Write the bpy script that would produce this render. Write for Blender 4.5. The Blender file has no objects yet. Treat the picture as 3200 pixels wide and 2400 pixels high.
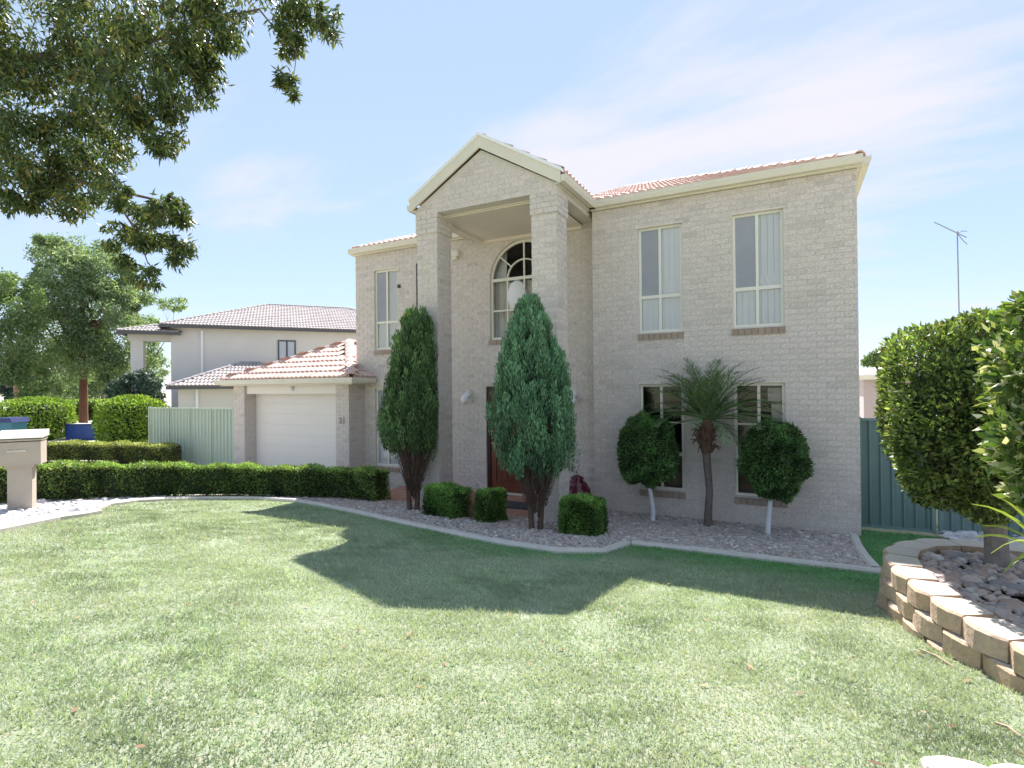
import bpy, math, random
import numpy as np
from mathutils import Matrix, Vector

random.seed(7)
RNG = np.random.default_rng(11)
S = bpy.context.scene
COL = S.collection

# ------------------------------------------------------------------ camera, sky, sun, exposure
FPX = 1671.0
YAW, PIT, ROL = math.radians(-27.37), math.radians(.32), math.radians(-.56)
CAM = np.array([-.90, -9.173, 2.215])
_f = np.array([math.sin(YAW) * math.cos(PIT), math.cos(YAW) * math.cos(PIT), math.sin(PIT)])
_r = np.array([math.cos(YAW), -math.sin(YAW), 0.])
_u = np.cross(_r, _f)
_c, _s = math.cos(ROL), math.sin(ROL)
CR, CU, CF = _c * _r + _s * _u, -_s * _r + _c * _u, _f
cd = bpy.data.cameras.new('camera')
cd.sensor_fit = 'HORIZONTAL'; cd.sensor_width = 36; cd.lens = FPX / 3200 * 36
cd.clip_start = .05; cd.clip_end = 3000
cam = bpy.data.objects.new('camera', cd); COL.objects.link(cam)
M = Matrix.Identity(4)
for i in range(3):
    M[i][0], M[i][1], M[i][2], M[i][3] = CR[i], CU[i], -CF[i], CAM[i]
cam.matrix_world = M
S.camera = cam

LIGHT = Vector((.32, -.78, -1.)).normalized()          # direction the sunlight travels
SUN_EL = math.asin(-LIGHT.z)
SUN_AZ = math.atan2(-LIGHT.x, -LIGHT.y)                # clockwise from +Y
sd = bpy.data.lights.new('sun', 'SUN'); sd.energy = 2.0; sd.angle = math.radians(.5); sd.color = (1, .975, .94)
so = bpy.data.objects.new('sun', sd); COL.objects.link(so)
so.rotation_euler = LIGHT.to_track_quat('-Z', 'Y').to_euler()

W = bpy.data.worlds.new('World'); S.world = W; W.use_nodes = True
nt = W.node_tree; nt.nodes.clear(); L = nt.links
def N(t, tree=None, **kw):
    n = (tree or nt).nodes.new(t)
    for k, v in kw.items():
        setattr(n, k, v)
    return n
out = N('ShaderNodeOutputWorld'); bg = N('ShaderNodeBackground'); bg.inputs[1].default_value = .15
sky = N('ShaderNodeTexSky', sky_type='NISHITA', sun_disc=False, sun_elevation=SUN_EL, sun_rotation=SUN_AZ)
sky.air_density = .9; sky.dust_density = 0.; sky.ozone_density = 2.0; sky.altitude = 50
geo = N('ShaderNodeTexCoord')
sep = N('ShaderNodeSeparateXYZ'); L.new(geo.outputs['Generated'], sep.inputs[0])
zz = N('ShaderNodeMath', operation='MAXIMUM'); L.new(sep.outputs[2], zz.inputs[0]); zz.inputs[1].default_value = .0
za = N('ShaderNodeMath', operation='ADD'); L.new(zz.outputs[0], za.inputs[0]); za.inputs[1].default_value = .16
dx = N('ShaderNodeMath', operation='DIVIDE'); L.new(sep.outputs[0], dx.inputs[0]); L.new(za.outputs[0], dx.inputs[1])
dy = N('ShaderNodeMath', operation='DIVIDE'); L.new(sep.outputs[1], dy.inputs[0]); L.new(za.outputs[0], dy.inputs[1])
cmb = N('ShaderNodeCombineXYZ'); L.new(dx.outputs[0], cmb.inputs[0]); L.new(dy.outputs[0], cmb.inputs[1])
mp = N('ShaderNodeMapping'); L.new(cmb.outputs[0], mp.inputs[0])
mp.inputs['Location'].default_value = (3.1, 1.7, 0); mp.inputs['Rotation'].default_value = (0, 0, math.radians(38)); mp.inputs['Scale'].default_value = (.62, 1.5, 1)
ns = N('ShaderNodeTexNoise'); ns.inputs['Scale'].default_value = 1.25; ns.inputs['Detail'].default_value = 9; ns.inputs['Roughness'].default_value = .56; ns.inputs['Distortion'].default_value = .25
L.new(mp.outputs[0], ns.inputs['Vector'])
# a broad bank of thin cloud lies over the house; elsewhere only wisps
bank = N('ShaderNodeVectorMath', operation='DOT_PRODUCT'); nrm = N('ShaderNodeVectorMath', operation='NORMALIZE')
L.new(geo.outputs['Generated'], nrm.inputs[0]); L.new(nrm.outputs[0], bank.inputs[0])
_d = CF + ((1500 - 1106) * 3200 / 2212 / FPX) * CR + ((829 - 190) * 3200 / 2212 / FPX) * CU
bank.inputs[1].default_value = tuple(_d / np.linalg.norm(_d))
br = N('ShaderNodeMapRange', interpolation_type='SMOOTHSTEP'); L.new(bank.outputs['Value'], br.inputs[0])
for k, v in ((1, .87), (2, 1.0), (3, -.06), (4, .17)): br.inputs[k].default_value = v
ad = N('ShaderNodeMath', operation='ADD'); L.new(ns.outputs[0], ad.inputs[0]); L.new(br.outputs[0], ad.inputs[1])
cr = N('ShaderNodeMapRange', interpolation_type='SMOOTHSTEP'); L.new(ad.outputs[0], cr.inputs[0])
for k, v in ((1, .47), (2, .74), (3, 0.), (4, .92)): cr.inputs[k].default_value = v
hz = N('ShaderNodeMapRange', interpolation_type='SMOOTHSTEP'); L.new(sep.outputs[2], hz.inputs[0])
for k, v in ((1, -.02), (2, .22), (3, .36), (4, 0.)): hz.inputs[k].default_value = v
mxx = N('ShaderNodeMath', operation='MAXIMUM'); L.new(cr.outputs[0], mxx.inputs[0]); L.new(hz.outputs[0], mxx.inputs[1])
# a thin high veil lies over the whole sky and evens it out
veil = N('ShaderNodeMixRGB'); veil.inputs[0].default_value = .92; L.new(sky.outputs[0], veil.inputs[1]); veil.inputs[2].default_value = (.535, .725, .90, 1)
mix = N('ShaderNodeMixRGB'); L.new(mxx.outputs[0], mix.inputs[0]); L.new(veil.outputs[0], mix.inputs[1]); mix.inputs[2].default_value = (1.06, 1.10, 1.18, 1)
L.new(mix.outputs[0], bg.inputs[0]); L.new(bg.outputs[0], out.inputs[0])

vs = S.view_settings
vs.view_transform = 'Standard'; vs.look = 'None'; vs.gamma = 1; vs.use_curve_mapping = False
vs.exposure = 2.5
vs.use_white_balance = True; vs.white_balance_temperature = 6600; vs.white_balance_tint = 18
S.cycles.use_denoising = True
S.cycles.max_bounces = 8; S.cycles.transparent_max_bounces = 12
S.cycles.sample_clamp_indirect = 6

# ------------------------------------------------------------------ pixels to places (2212-wide view of the photograph)
K = 3200 / 2212
def ray(x, y): return CF + ((x * K - 1600) / FPX) * CR + ((1200 - y * K) / FPX) * CU
def on_y(x, y, Y): d = ray(x, y); return CAM + d * ((Y - CAM[1]) / d[1])
def on_z(x, y, z): d = ray(x, y); return CAM + d * ((z - CAM[2]) / d[2])
def at(x, y, dep): return CAM + dep * ray(x, y)
GY = [.6, 2, 3.5, 5, 6.5, 8, 10.]; GZ = [0, .12, .29, .48, .65, .8, .92]
def G(x, y):
    z = np.interp(-np.asarray(y, float), GY, GZ)
    t = np.clip((-11 - np.asarray(x, float)) / 7, 0, 1); t = t * t * (3 - 2 * t)
    return z * (1 - t) + .4 * t
def ground_at(x, y):
    d = ray(x, y); lo = .5; hi = .5
    while hi < 300:
        P = CAM + hi * d
        if P[2] <= G(P[0], P[1]): break
        lo = hi; hi *= 1.03
    for _ in range(40):
        m = (lo + hi) / 2; P = CAM + m * d
        if P[2] <= G(P[0], P[1]): hi = m
        else: lo = m
    return P

# ------------------------------------------------------------------ materials
MATS = {}
def newmat(name):
    m = bpy.data.materials.new(name); m.use_nodes = True; m.node_tree.nodes.clear()
    return m, m.node_tree
def ramp(t, fac, stops):
    r = t.nodes.new('ShaderNodeValToRGB'); e = r.color_ramp.elements
    while len(e) < len(stops): e.new(.5)
    for el, (p, c) in zip(e, stops): el.position = p; el.color = (*c, 1)
    t.links.new(fac, r.inputs[0]); return r
def rnd(t):
    """a value that differs between pieces, whether objects or islands"""
    a = t.nodes.new('ShaderNodeObjectInfo'); b = t.nodes.new('ShaderNodeNewGeometry')
    s = t.nodes.new('ShaderNodeMath'); s.operation = 'ADD'; f = t.nodes.new('ShaderNodeMath'); f.operation = 'FRACT'
    t.links.new(a.outputs['Random'], s.inputs[0]); t.links.new(b.outputs['Random Per Island'], s.inputs[1]); t.links.new(s.outputs[0], f.inputs[0])
    return f.outputs[0]
def noise(t, scale, detail=4, rough=.55, coord='Object'):
    tc = t.nodes.new('ShaderNodeTexCoord'); n = t.nodes.new('ShaderNodeTexNoise')
    n.inputs['Scale'].default_value = scale; n.inputs['Detail'].default_value = detail; n.inputs['Roughness'].default_value = rough
    t.links.new(tc.outputs[coord], n.inputs['Vector']); return n.outputs[0]
def mixc(t, fac, a, b, mode='MIX'):
    m = t.nodes.new('ShaderNodeMixRGB'); m.blend_type = mode
    for i, v in ((0, fac), (1, a), (2, b)):
        if isinstance(v, (int, float)): m.inputs[i].default_value = v
        elif isinstance(v, tuple): m.inputs[i].default_value = (*v, 1)
        else: t.links.new(v, m.inputs[i])
    return m.outputs[0]
def bump(t, h, strength, dist=.01):
    b = t.nodes.new('ShaderNodeBump'); b.inputs['Strength'].default_value = strength; b.inputs['Distance'].default_value = dist
    t.links.new(h, b.inputs['Height']); return b.outputs[0]
def surf(name, c1, c2=None, scale=6, rough=.7, piece=None, bumps=0, bscale=60, metal=0, spec=.4, fine=None):
    """procedural surface: two tones by noise, optional tint per piece, optional fine relief"""
    m, t = newmat(name); o = t.nodes.new('ShaderNodeOutputMaterial'); p = t.nodes.new('ShaderNodeBsdfPrincipled')
    n = noise(t, scale, 6, .62)
    c = ramp(t, n, [(.32, c1), (.68, c2 or c1)]).outputs[0]
    if piece: c = mixc(t, piece[0], c, ramp(t, rnd(t), piece[1]).outputs[0])
    if fine:
        n2 = noise(t, fine[0], 3, .7); c = mixc(t, 1., c, ramp(t, n2, [(.3, (fine[1],) * 3), (.7, (1.,) * 3)]).outputs[0], 'MULTIPLY')
    t.links.new(c, p.inputs['Base Color']); p.inputs['Roughness'].default_value = rough; p.inputs['Metallic'].default_value = metal
    p.inputs['Specular IOR Level'].default_value = spec
    if bumps: t.links.new(bump(t, noise(t, bscale, 5, .6), bumps), p.inputs['Normal'])
    t.links.new(p.outputs[0], o.inputs[0]); MATS[name] = m; return m
def leafmat(name, stops, trans=.3, rough=.5, big=None):
    k = 1.95 if name in ('gum_leaf_far', 'palm_leaf', 'box_leaf', 'hedge_leaf', 'hedge_leaf_olive', 'ball_leaf', 'cypress_dark', 'cypress_blue') else 1.35 if name == 'gum_leaf' else 1. if name in ('grass', 'variegated', 'strap_leaf', 'dead_leaf') else 1.5
    stops = [(p, tuple(v * k for v in c)) for p, c in stops]
    m, t = newmat(name); o = t.nodes.new('ShaderNodeOutputMaterial'); p = t.nodes.new('ShaderNodeBsdfPrincipled')
    c = ramp(t, rnd(t), stops).outputs[0]
    at_ = t.nodes.new('ShaderNodeAttribute'); at_.attribute_name = 'tone'                # growth tone of the spray or tuft; hedges also carry a painted sunlit top
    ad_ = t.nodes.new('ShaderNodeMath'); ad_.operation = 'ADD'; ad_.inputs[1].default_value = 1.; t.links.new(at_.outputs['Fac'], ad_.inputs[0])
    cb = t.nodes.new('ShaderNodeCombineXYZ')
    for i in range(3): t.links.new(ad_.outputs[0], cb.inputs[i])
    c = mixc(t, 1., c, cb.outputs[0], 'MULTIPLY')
    if name == 'grass':
        al = t.nodes.new('ShaderNodeAttribute'); al.attribute_name = 'lush_shade'; c = mixc(t, al.outputs['Fac'], c, ramp(t, rnd(t), [(0, (.10, .27, .10)), (.6, (.16, .38, .145)), (1, (.25, .46, .21))]).outputs[0])  # lush green near the house, painted lighter where the lawn is shaded
    if big:
        f_ = ramp(t, noise(t, big[0], 3, .5), [(.4, (0, 0, 0)), (.62, (1, 1, 1))]).outputs[0]
        iv = t.nodes.new('ShaderNodeMath'); iv.operation = 'SUBTRACT'; iv.inputs[0].default_value = 1.; t.links.new(al.outputs['Fac'], iv.inputs[1])
        c = mixc(t, mixc(t, 1., f_, iv.outputs[0], 'MULTIPLY'), c, big[1])
    t.links.new(c, p.inputs['Base Color']); p.inputs['Roughness'].default_value = rough; p.inputs['Specular IOR Level'].default_value = .35
    tr = t.nodes.new('ShaderNodeBsdfTranslucent'); t.links.new(mixc(t, 1., c, (1.25, 1.3, .6), 'MULTIPLY'), tr.inputs[0])
    mx = t.nodes.new('ShaderNodeMixShader'); mx.inputs[0].default_value = trans
    t.links.new(p.outputs[0], mx.inputs[1]); t.links.new(tr.outputs[0], mx.inputs[2]); t.links.new(mx.outputs[0], o.inputs[0])
    MATS[name] = m; return m
def glassmat(name, tint=(.92, .95, .95), refl=1.0):
    m, t = newmat(name); o = t.nodes.new('ShaderNodeOutputMaterial')
    a = t.nodes.new('ShaderNodeBsdfTransparent'); a.inputs[0].default_value = (*tint, 1)
    g = t.nodes.new('ShaderNodeBsdfGlossy'); g.inputs['Roughness'].default_value = .02
    f = t.nodes.new('ShaderNodeFresnel'); f.inputs[0].default_value = 1.62
    mu = t.nodes.new('ShaderNodeMath'); mu.operation = 'MULTIPLY'; mu.inputs[1].default_value = refl; t.links.new(f.outputs[0], mu.inputs[0])
    x = t.nodes.new('ShaderNodeMixShader'); t.links.new(mu.outputs[0], x.inputs[0]); t.links.new(a.outputs[0], x.inputs[1]); t.links.new(g.outputs[0], x.inputs[2])
    t.links.new(x.outputs[0], o.inputs[0]); MATS[name] = m; return m

surf('brick', (.84, .74, .665), (.76, .67, .60), 9, .85, (.34, [(0, (.58, .525, .47)), (.18, (.735, .65, .595)), (.55, (.825, .74, .685)), (.8, (.79, .68, .61)), (.90, (.66, .61, .56)), (1, (.42, .385, .35))]), .5, 90, fine=(38, .66))
surf('mortar', (.68, .62, .555), (.60, .55, .49), 14, .95, None, .4, 120)
surf('sill_brick', (.42, .32, .25), (.35, .27, .21), 14, .85, (.45, [(0, (.33, .25, .20)), (1, (.50, .39, .31))]), .4, 90)
surf('cream', (.76, .70, .58), (.70, .65, .54), 2.2, .45)
surf('frame', (.80, .77, .66), (.76, .73, .63), 3, .35)
surf('soffit', (.80, .71, .61), (.76, .67, .575), 1.3, .8)
surf('tile', (.64, .45, .38), (.55, .38, .32), 7, .75, (.5, [(0, (.54, .36, .30)), (.5, (.64, .46, .39)), (1, (.70, .54, .47))]), .3, 70)
surf('tile_grey', (.38, .345, .325), (.30, .275, .26), 5, .8, (.5, [(0, (.29, .265, .25)), (1, (.43, .39, .365))]), .3, 60)
surf('garage_white', (.86, .80, .73), (.83, .775, .70), 1.5, .5)
surf('door_red', (.20, .062, .035), (.14, .04, .023), 5, .32, None, .15, 40)
surf('door_dark', (.06, .018, .013), (.04, .012, .01), 5, .4)
surf('brass', (.70, .6, .42), None, 5, .3, metal=.9)
surf('blind', (.86, .86, .86), (.82, .825, .83), 1.5, .9)
surf('screen', (.36, .37, .40), (.32, .33, .36), 1.5, .9)
surf('curtain', (.74, .70, .62), (.66, .62, .55), 2, .9)
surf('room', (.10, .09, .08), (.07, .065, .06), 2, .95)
surf('furniture', (.36, .22, .13), (.26, .16, .10), 4, .7)
surf('lamp_white', (.85, .85, .85), None, 4, .3)
surf('dark_metal', (.09, .085, .08), (.07, .066, .062), 8, .5)
surf('grey_metal', (.32, .33, .36), (.25, .26, .28), 8, .45, metal=.5)
surf('terracotta', (.50, .26, .20), (.42, .22, .17), 6, .8, (.4, [(0, (.32, .15, .11)), (1, (.48, .25, .19))]), .25, 60)
surf('concrete', (.68, .63, .56), (.57, .53, .48), 5, .9, None, .4, 50, fine=(35, .85))
surf('driveway', (.52, .48, .43), (.44, .41, .37), 1.2, .9, None, .2, 40)
surf('road', (.16, .155, .15), (.13, .125, .12), 2, .9, None, .3, 60)
surf('mailbox_render', (.50, .43, .34), (.43, .37, .30), 4, .9, None, .4, 60)
surf('block', (.60, .44, .29), (.46, .33, .22), 7, .95, (.4, [(0, (.45, .32, .21)), (.5, (.62, .45, .30)), (1, (.50, .42, .34))]), .9, 34, fine=(40, .75))
surf('block_top', (.66, .58, .47), (.58, .50, .41), 6, .95, (.3, [(0, (.55, .48, .40)), (1, (.70, .62, .52))]), .4, 50, fine=(40, .85))
surf('gravel_bed', (.20, .17, .15), (.13, .11, .10), 30, .95, None, .8, 50)
surf('pebble', (.48, .42, .38), (.42, .37, .34), 12, .8, (.8, [(0, (.22, .20, .20)), (.25, (.36, .31, .285)), (.5, (.48, .41, .37)), (.7, (.44, .31, .26)), (.88, (.55, .51, .48)), (1, (.76, .73, .70))]), .3, 60)
surf('pebble_pale', (.55, .52, .50), (.5, .47, .46), 12, .8, (.7, [(0, (.42, .40, .40)), (.6, (.60, .57, .56)), (1, (.74, .72, .72))]))
surf('cobble', (.50, .41, .35), (.42, .35, .31), 8, .8, (.8, [(0, (.22, .21, .215)), (.2, (.34, .30, .28)), (.5, (.56, .43, .36)), (.72, (.42, .27, .21)), (.9, (.60, .51, .45)), (1, (.68, .62, .57))]), .4, 40)
surf('soil', (.10, .075, .055), (.07, .053, .04), 8, .95, None, .8, 30)
surf('fence_pale', (.50, .57, .46), (.46, .53, .43), 1.5, .45)
surf('fence_teal', (.15, .235, .22), (.13, .205, .195), 1.5, .45)
surf('fence_rail', (.16, .25, .24), None, 1.5, .45)
surf('bark', (.24, .15, .11), (.15, .10, .08), 9, .95, None, 1., 24)
surf('bark_red', (.26, .11, .075), (.15, .07, .05), 6, .95, None, 1., 18)
surf('bark_pale', (.36, .29, .23), (.24, .185, .15), 12, .95, None, .9, 24)
surf('bark_grey', (.30, .265, .23), (.20, .175, .15), 14, .95, None, .9, 30)
surf('twig_brown', (.16, .10, .075), (.10, .065, .05), 9, .95)
surf('white_bark', (.78, .79, .80), (.68, .69, .70), 8, .8, None, .4, 30)
surf('palm_trunk', (.20, .165, .14), (.13, .105, .09), 16, .95, None, 1., 30)
surf('palm_fibre', (.17, .095, .065), (.09, .05, .035), 14, .95)
surf('pot', (.13, .018, .03), (.09, .012, .02), 4, .15, spec=.6)
surf('planter_blue', (.025, .07, .26), (.02, .055, .21), 4, .3)
surf('bin_teal', (.06, .20, .27), (.05, .17, .24), 4, .4)
surf('bin_lid', (.035, .05, .16), None, 4, .4)
surf('neighbour_wall', (.72, .67, .62), (.67, .63, .585), 1.2, .9)
surf('pink_wall', (.52, .42, .44), (.48, .39, .41), 1.2, .9)
surf('gutter_dark', (.10, .095, .10), None, 4, .5)
surf('pane_dark', (.05, .055, .06), None, 4, .1)
surf('pane_pale', (.55, .58, .63), (.5, .53, .58), 2, .15)
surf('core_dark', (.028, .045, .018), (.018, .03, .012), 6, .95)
surf('numeral', (.42, .33, .31), None, 4, .5)
surf('rubber_mat', (.07, .065, .075), (.05, .05, .055), 20, .95)
surf('twig', (.45, .36, .24), (.35, .28, .19), 10, .9)
surf('porch_brick', (.50, .28, .22), (.42, .24, .19), 8, .85)
glassmat('glass', (.98, .985, .985), .9); glassmat('glass_soft', (.82, .85, .87), 1.2)

leafmat('gum_leaf', [(0, (.030, .050, .022)), (.4, (.055, .085, .034)), (.75, (.095, .13, .045)), (.93, (.16, .17, .05)), (1, (.19, .13, .05))], .35, .4)
leafmat('gum_leaf_far', [(0, (.06, .095, .06)), (.5, (.10, .145, .085)), (.85, (.15, .195, .115)), (1, (.19, .22, .135))], .45, .5)
leafmat('far_leaf_light', [(0, (.07, .12, .05)), (.6, (.12, .18, .07)), (1, (.18, .24, .10))], .3, .5)
leafmat('far_leaf_dark', [(0, (.025, .05, .04)), (.6, (.045, .08, .055)), (1, (.07, .11, .07))], .2, .5)
leafmat('hedge_leaf', [(0, (.035, .065, .018)), (.5, (.065, .105, .028)), (.85, (.11, .15, .04)), (1, (.16, .17, .06))], .25, .5)
leafmat('hedge_leaf_olive', [(0, (.055, .07, .02)), (.5, (.09, .105, .03)), (.85, (.14, .15, .05)), (1, (.17, .15, .07))], .25, .5)
leafmat('box_leaf', [(0, (.025, .06, .014)), (.5, (.05, .105, .022)), (.85, (.085, .15, .035)), (1, (.13, .17, .05))], .25, .5)
leafmat('ball_leaf', [(0, (.018, .045, .014)), (.5, (.032, .078, .022)), (.88, (.06, .115, .032)), (1, (.10, .15, .06))], .2, .38)
leafmat('cypress_dark', [(0, (.025, .055, .022)), (.5, (.045, .09, .035)), (.88, (.08, .13, .045)), (1, (.11, .15, .05))], .2, .6)
leafmat('cypress_blue', [(0, (.035, .085, .05)), (.5, (.06, .13, .07)), (.88, (.10, .18, .10)), (1, (.14, .20, .11))], .2, .6)
leafmat('bush_leaf', [(0, (.035, .045, .018)), (.35, (.065, .085, .03)), (.75, (.115, .175, .05)), (.95, (.20, .27, .08)), (1, (.16, .10, .05))], .38, .4)
leafmat('bright_bush', [(0, (.05, .10, .018)), (.5, (.12, .20, .035)), (1, (.26, .34, .07))], .4, .45)
leafmat('variegated', [(0, (.05, .10, .03)), (.35, (.10, .18, .04)), (.62, (.20, .28, .06)), (.8, (.40, .42, .22)), (1, (.68, .66, .50))], .3, .4)
leafmat('strap_leaf', [(0, (.16, .22, .04)), (.6, (.26, .33, .07)), (1, (.38, .42, .14))], .35, .4)
leafmat('palm_leaf', [(0, (.035, .065, .028)), (.5, (.06, .105, .045)), (.85, (.10, .15, .06)), (1, (.14, .17, .08))], .22, .5)
leafmat('dead_leaf', [(0, (.16, .09, .05)), (.6, (.28, .17, .09)), (1, (.40, .30, .16))], .2, .7)
leafmat('grass', [(0, (.27, .35, .225)), (.45, (.32, .405, .28)), (.8, (.38, .455, .34)), (.95, (.46, .50, .39)), (1, (.50, .47, .38))], .3, .6, (.9, (.47, .52, .405)))
# lawn sheet below the blades: thatch
m, t = newmat('lawn'); o = t.nodes.new('ShaderNodeOutputMaterial'); p = t.nodes.new('ShaderNodeBsdfPrincipled')
c = ramp(t, noise(t, 1.1, 6, .6), [(.35, (.28, .36, .23)), (.65, (.39, .45, .32))]).outputs[0]
c = mixc(t, ramp(t, noise(t, 26, 5, .7), [(.45, (0, 0, 0)), (.7, (1, 1, 1))]).outputs[0], c, (.50, .48, .36))
c = mixc(t, 1., c, ramp(t, noise(t, 110, 3, .7), [(.3, (.55, .58, .5)), (.7, (1., 1., 1.))]).outputs[0], 'MULTIPLY')
al = t.nodes.new('ShaderNodeAttribute'); al.attribute_name = 'lush_shade'; c = mixc(t, al.outputs['Fac'], c, (.13, .31, .12))  # same lush strip, its shade lightened in the sheet colour
t.links.new(c, p.inputs['Base Color']); p.inputs['Roughness'].default_value = .95; p.inputs['Specular IOR Level'].default_value = .1
t.links.new(bump(t, noise(t, 70, 4, .7), .8, .02), p.inputs['Normal']); t.links.new(p.outputs[0], o.inputs[0]); MATS['lawn'] = m

# ------------------------------------------------------------------ object helpers
WL = {}                                              # world position of every empty / origin
def tag(o, label=None, cat=None, group=None, kind=None):
    for k, v in (('label', label), ('category', cat), ('group', group), ('kind', kind)):
        if v: o[k] = v
    return o
def empty(name, loc, label=None, cat=None, group=None, kind=None, parent=None):
    o = bpy.data.objects.new(name, None); COL.objects.link(o); o.empty_display_size = .2
    loc = np.array(loc, float); WL[o] = loc
    if parent: o.parent = parent; o.location = loc - WL[parent]
    else: o.location = loc
    return tag(o, label, cat, group, kind)
def link(name, me, parent=None, loc=None, mat=None):
    o = bpy.data.objects.new(name, me); COL.objects.link(o)
    w = np.zeros(3) if loc is None else np.array(loc, float)
    WL[o] = w
    if parent: o.parent = parent; o.location = w - WL[parent]
    else: o.location = w
    return o
def mesh(name, V, F, mat, smooth=False, uv=None):
    me = bpy.data.meshes.new(name)
    V = np.asarray(V, np.float32)
    if isinstance(F, np.ndarray):
        n, k = F.shape
        me.vertices.add(len(V)); me.vertices.foreach_set('co', V.ravel())
        me.loops.add(n * k); me.loops.foreach_set('vertex_index', F.ravel().astype(np.int32))
        me.polygons.add(n); me.polygons.foreach_set('loop_start', np.arange(0, n * k, k, dtype=np.int32))
        me.update(calc_edges=True)
    else:
        me.from_pydata([tuple(map(float, v)) for v in V], [], [tuple(f) for f in F]); me.update()
    for mm in (mat if isinstance(mat, (list, tuple)) else [mat]): me.materials.append(MATS[mm])
    me.polygons.foreach_set('use_smooth', np.full(len(me.polygons), bool(smooth)))
    return me
def obj(name, V, F, mat, parent=None, origin=None, smooth=False):
    """one mesh object from world coordinates; origin defaults to the parent's"""
    V = np.asarray(V, float)
    o0 = np.array(origin, float) if origin is not None else (WL[parent] if parent else np.zeros(3))
    return link(name, mesh(name, V - o0, F, mat, smooth), parent, o0)
class MB:
    """collects boxes, prisms and tubes in world coordinates"""
    def __init__(s): s.V = []; s.F = []
    def add(s, V, F):
        b = len(s.V); s.V += [tuple(map(float, v)) for v in V]; s.F += [tuple(i + b for i in f) for f in F]; return s
    def box(s, a, b):
        (x0, y0, z0), (x1, y1, z1) = a, b
        x0, x1 = min(x0, x1), max(x0, x1); y0, y1 = min(y0, y1), max(y0, y1); z0, z1 = min(z0, z1), max(z0, z1)
        return s.add([(x0, y0, z0), (x1, y0, z0), (x1, y1, z0), (x0, y1, z0), (x0, y0, z1), (x1, y0, z1), (x1, y1, z1), (x0, y1, z1)],
                     [(0, 3, 2, 1), (4, 5, 6, 7), (0, 1, 5, 4), (1, 2, 6, 5), (2, 3, 7, 6), (3, 0, 4, 7)])
    def prism(s, poly, h):
        """poly: list of 3D points, extruded by vector h"""
        n = len(poly); P = [np.array(p, float) for p in poly]; h = np.array(h, float)
        return s.add(P + [p + h for p in P], [tuple(range(n))[::-1], tuple(range(n, 2 * n))] + [(i, (i + 1) % n, n + (i + 1) % n, n + i) for i in range(n)])
    def tube(s, pts, rad, k=8, caps=True):
        pts = [np.array(p, float) for p in pts]; n = len(pts)
        rad = [rad] * n if np.isscalar(rad) else list(rad)
        V = []; up = np.array([.13, .21, .97]); prev = None
        for i in range(n):
            d = pts[min(i + 1, n - 1)] - pts[max(i - 1, 0)]; d = d / (np.linalg.norm(d) + 1e-9)
            a = prev if prev is not None else (up if abs(d @ up) < .9 else np.array([1., 0, 0]))
            a = a - d * (a @ d); a /= np.linalg.norm(a) + 1e-9; b = np.cross(d, a); prev = a
            for j in range(k):
                t = 2 * math.pi * j / k; V.append(pts[i] + rad[i] * (math.cos(t) * a + math.sin(t) * b))
        F = [(i * k + j, i * k + (j + 1) % k, (i + 1) * k + (j + 1) % k, (i + 1) * k + j) for i in range(n - 1) for j in range(k)]
        if caps: F += [tuple(range(k))[::-1], tuple(range((n - 1) * k, n * k))]
        return s.add(V, F)
    def lathe(s, c, prof, k=20):
        V = [(c[0] + r * math.cos(2 * math.pi * j / k), c[1] + r * math.sin(2 * math.pi * j / k), c[2] + z) for r, z in prof for j in range(k)]
        n = len(prof)
        F = [(i * k + j, i * k + (j + 1) % k, (i + 1) * k + (j + 1) % k, (i + 1) * k + j) for i in range(n - 1) for j in range(k)]
        return s.add(V, F + [tuple(range(k))[::-1], tuple(range((n - 1) * k, n * k))])
    def build(s, name, mat, parent=None, origin=None, smooth=False): return obj(name, s.V, s.F, mat, parent, origin, smooth)

def inside(poly, x, y):
    x = np.asarray(x); y = np.asarray(y); r = np.zeros(x.shape, bool); n = len(poly)
    for i in range(n):
        (x1, y1), (x2, y2) = poly[i], poly[(i + 1) % n]
        c = ((y1 > y) != (y2 > y)) & (x < (x2 - x1) * (y - y1) / (y2 - y1 + 1e-12) + x1)
        r ^= c
    return r
def sheet(name, poly, mat, lift, step=.25, parent=None):
    """a grid sheet that follows the ground inside a polygon"""
    P = np.array(poly); x0, y0 = P.min(0); x1, y1 = P.max(0)
    import bmesh
    bm = bmesh.new()
    bm.faces.new([bm.verts.new((x, y, 0)) for x, y in poly])
    for ax, lo, hi in ((0, x0, x1), (1, y0, y1)):
        v = lo + step
        while v < hi:
            no = (1, 0, 0) if ax == 0 else (0, 1, 0); co = (v, 0, 0) if ax == 0 else (0, v, 0)
            bmesh.ops.bisect_plane(bm, geom=bm.verts[:] + bm.edges[:] + bm.faces[:], plane_co=co, plane_no=no); v += step
    for vv in bm.verts: vv.co.z = float(G(vv.co.x, vv.co.y)) + lift
    bm.normal_update()
    for f in bm.faces:
        if f.normal.z < 0: f.normal_flip()
    me = bpy.data.meshes.new(name); bm.to_mesh(me); bm.free(); me.materials.append(MATS[mat])
    return link(name, me, parent)
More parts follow.
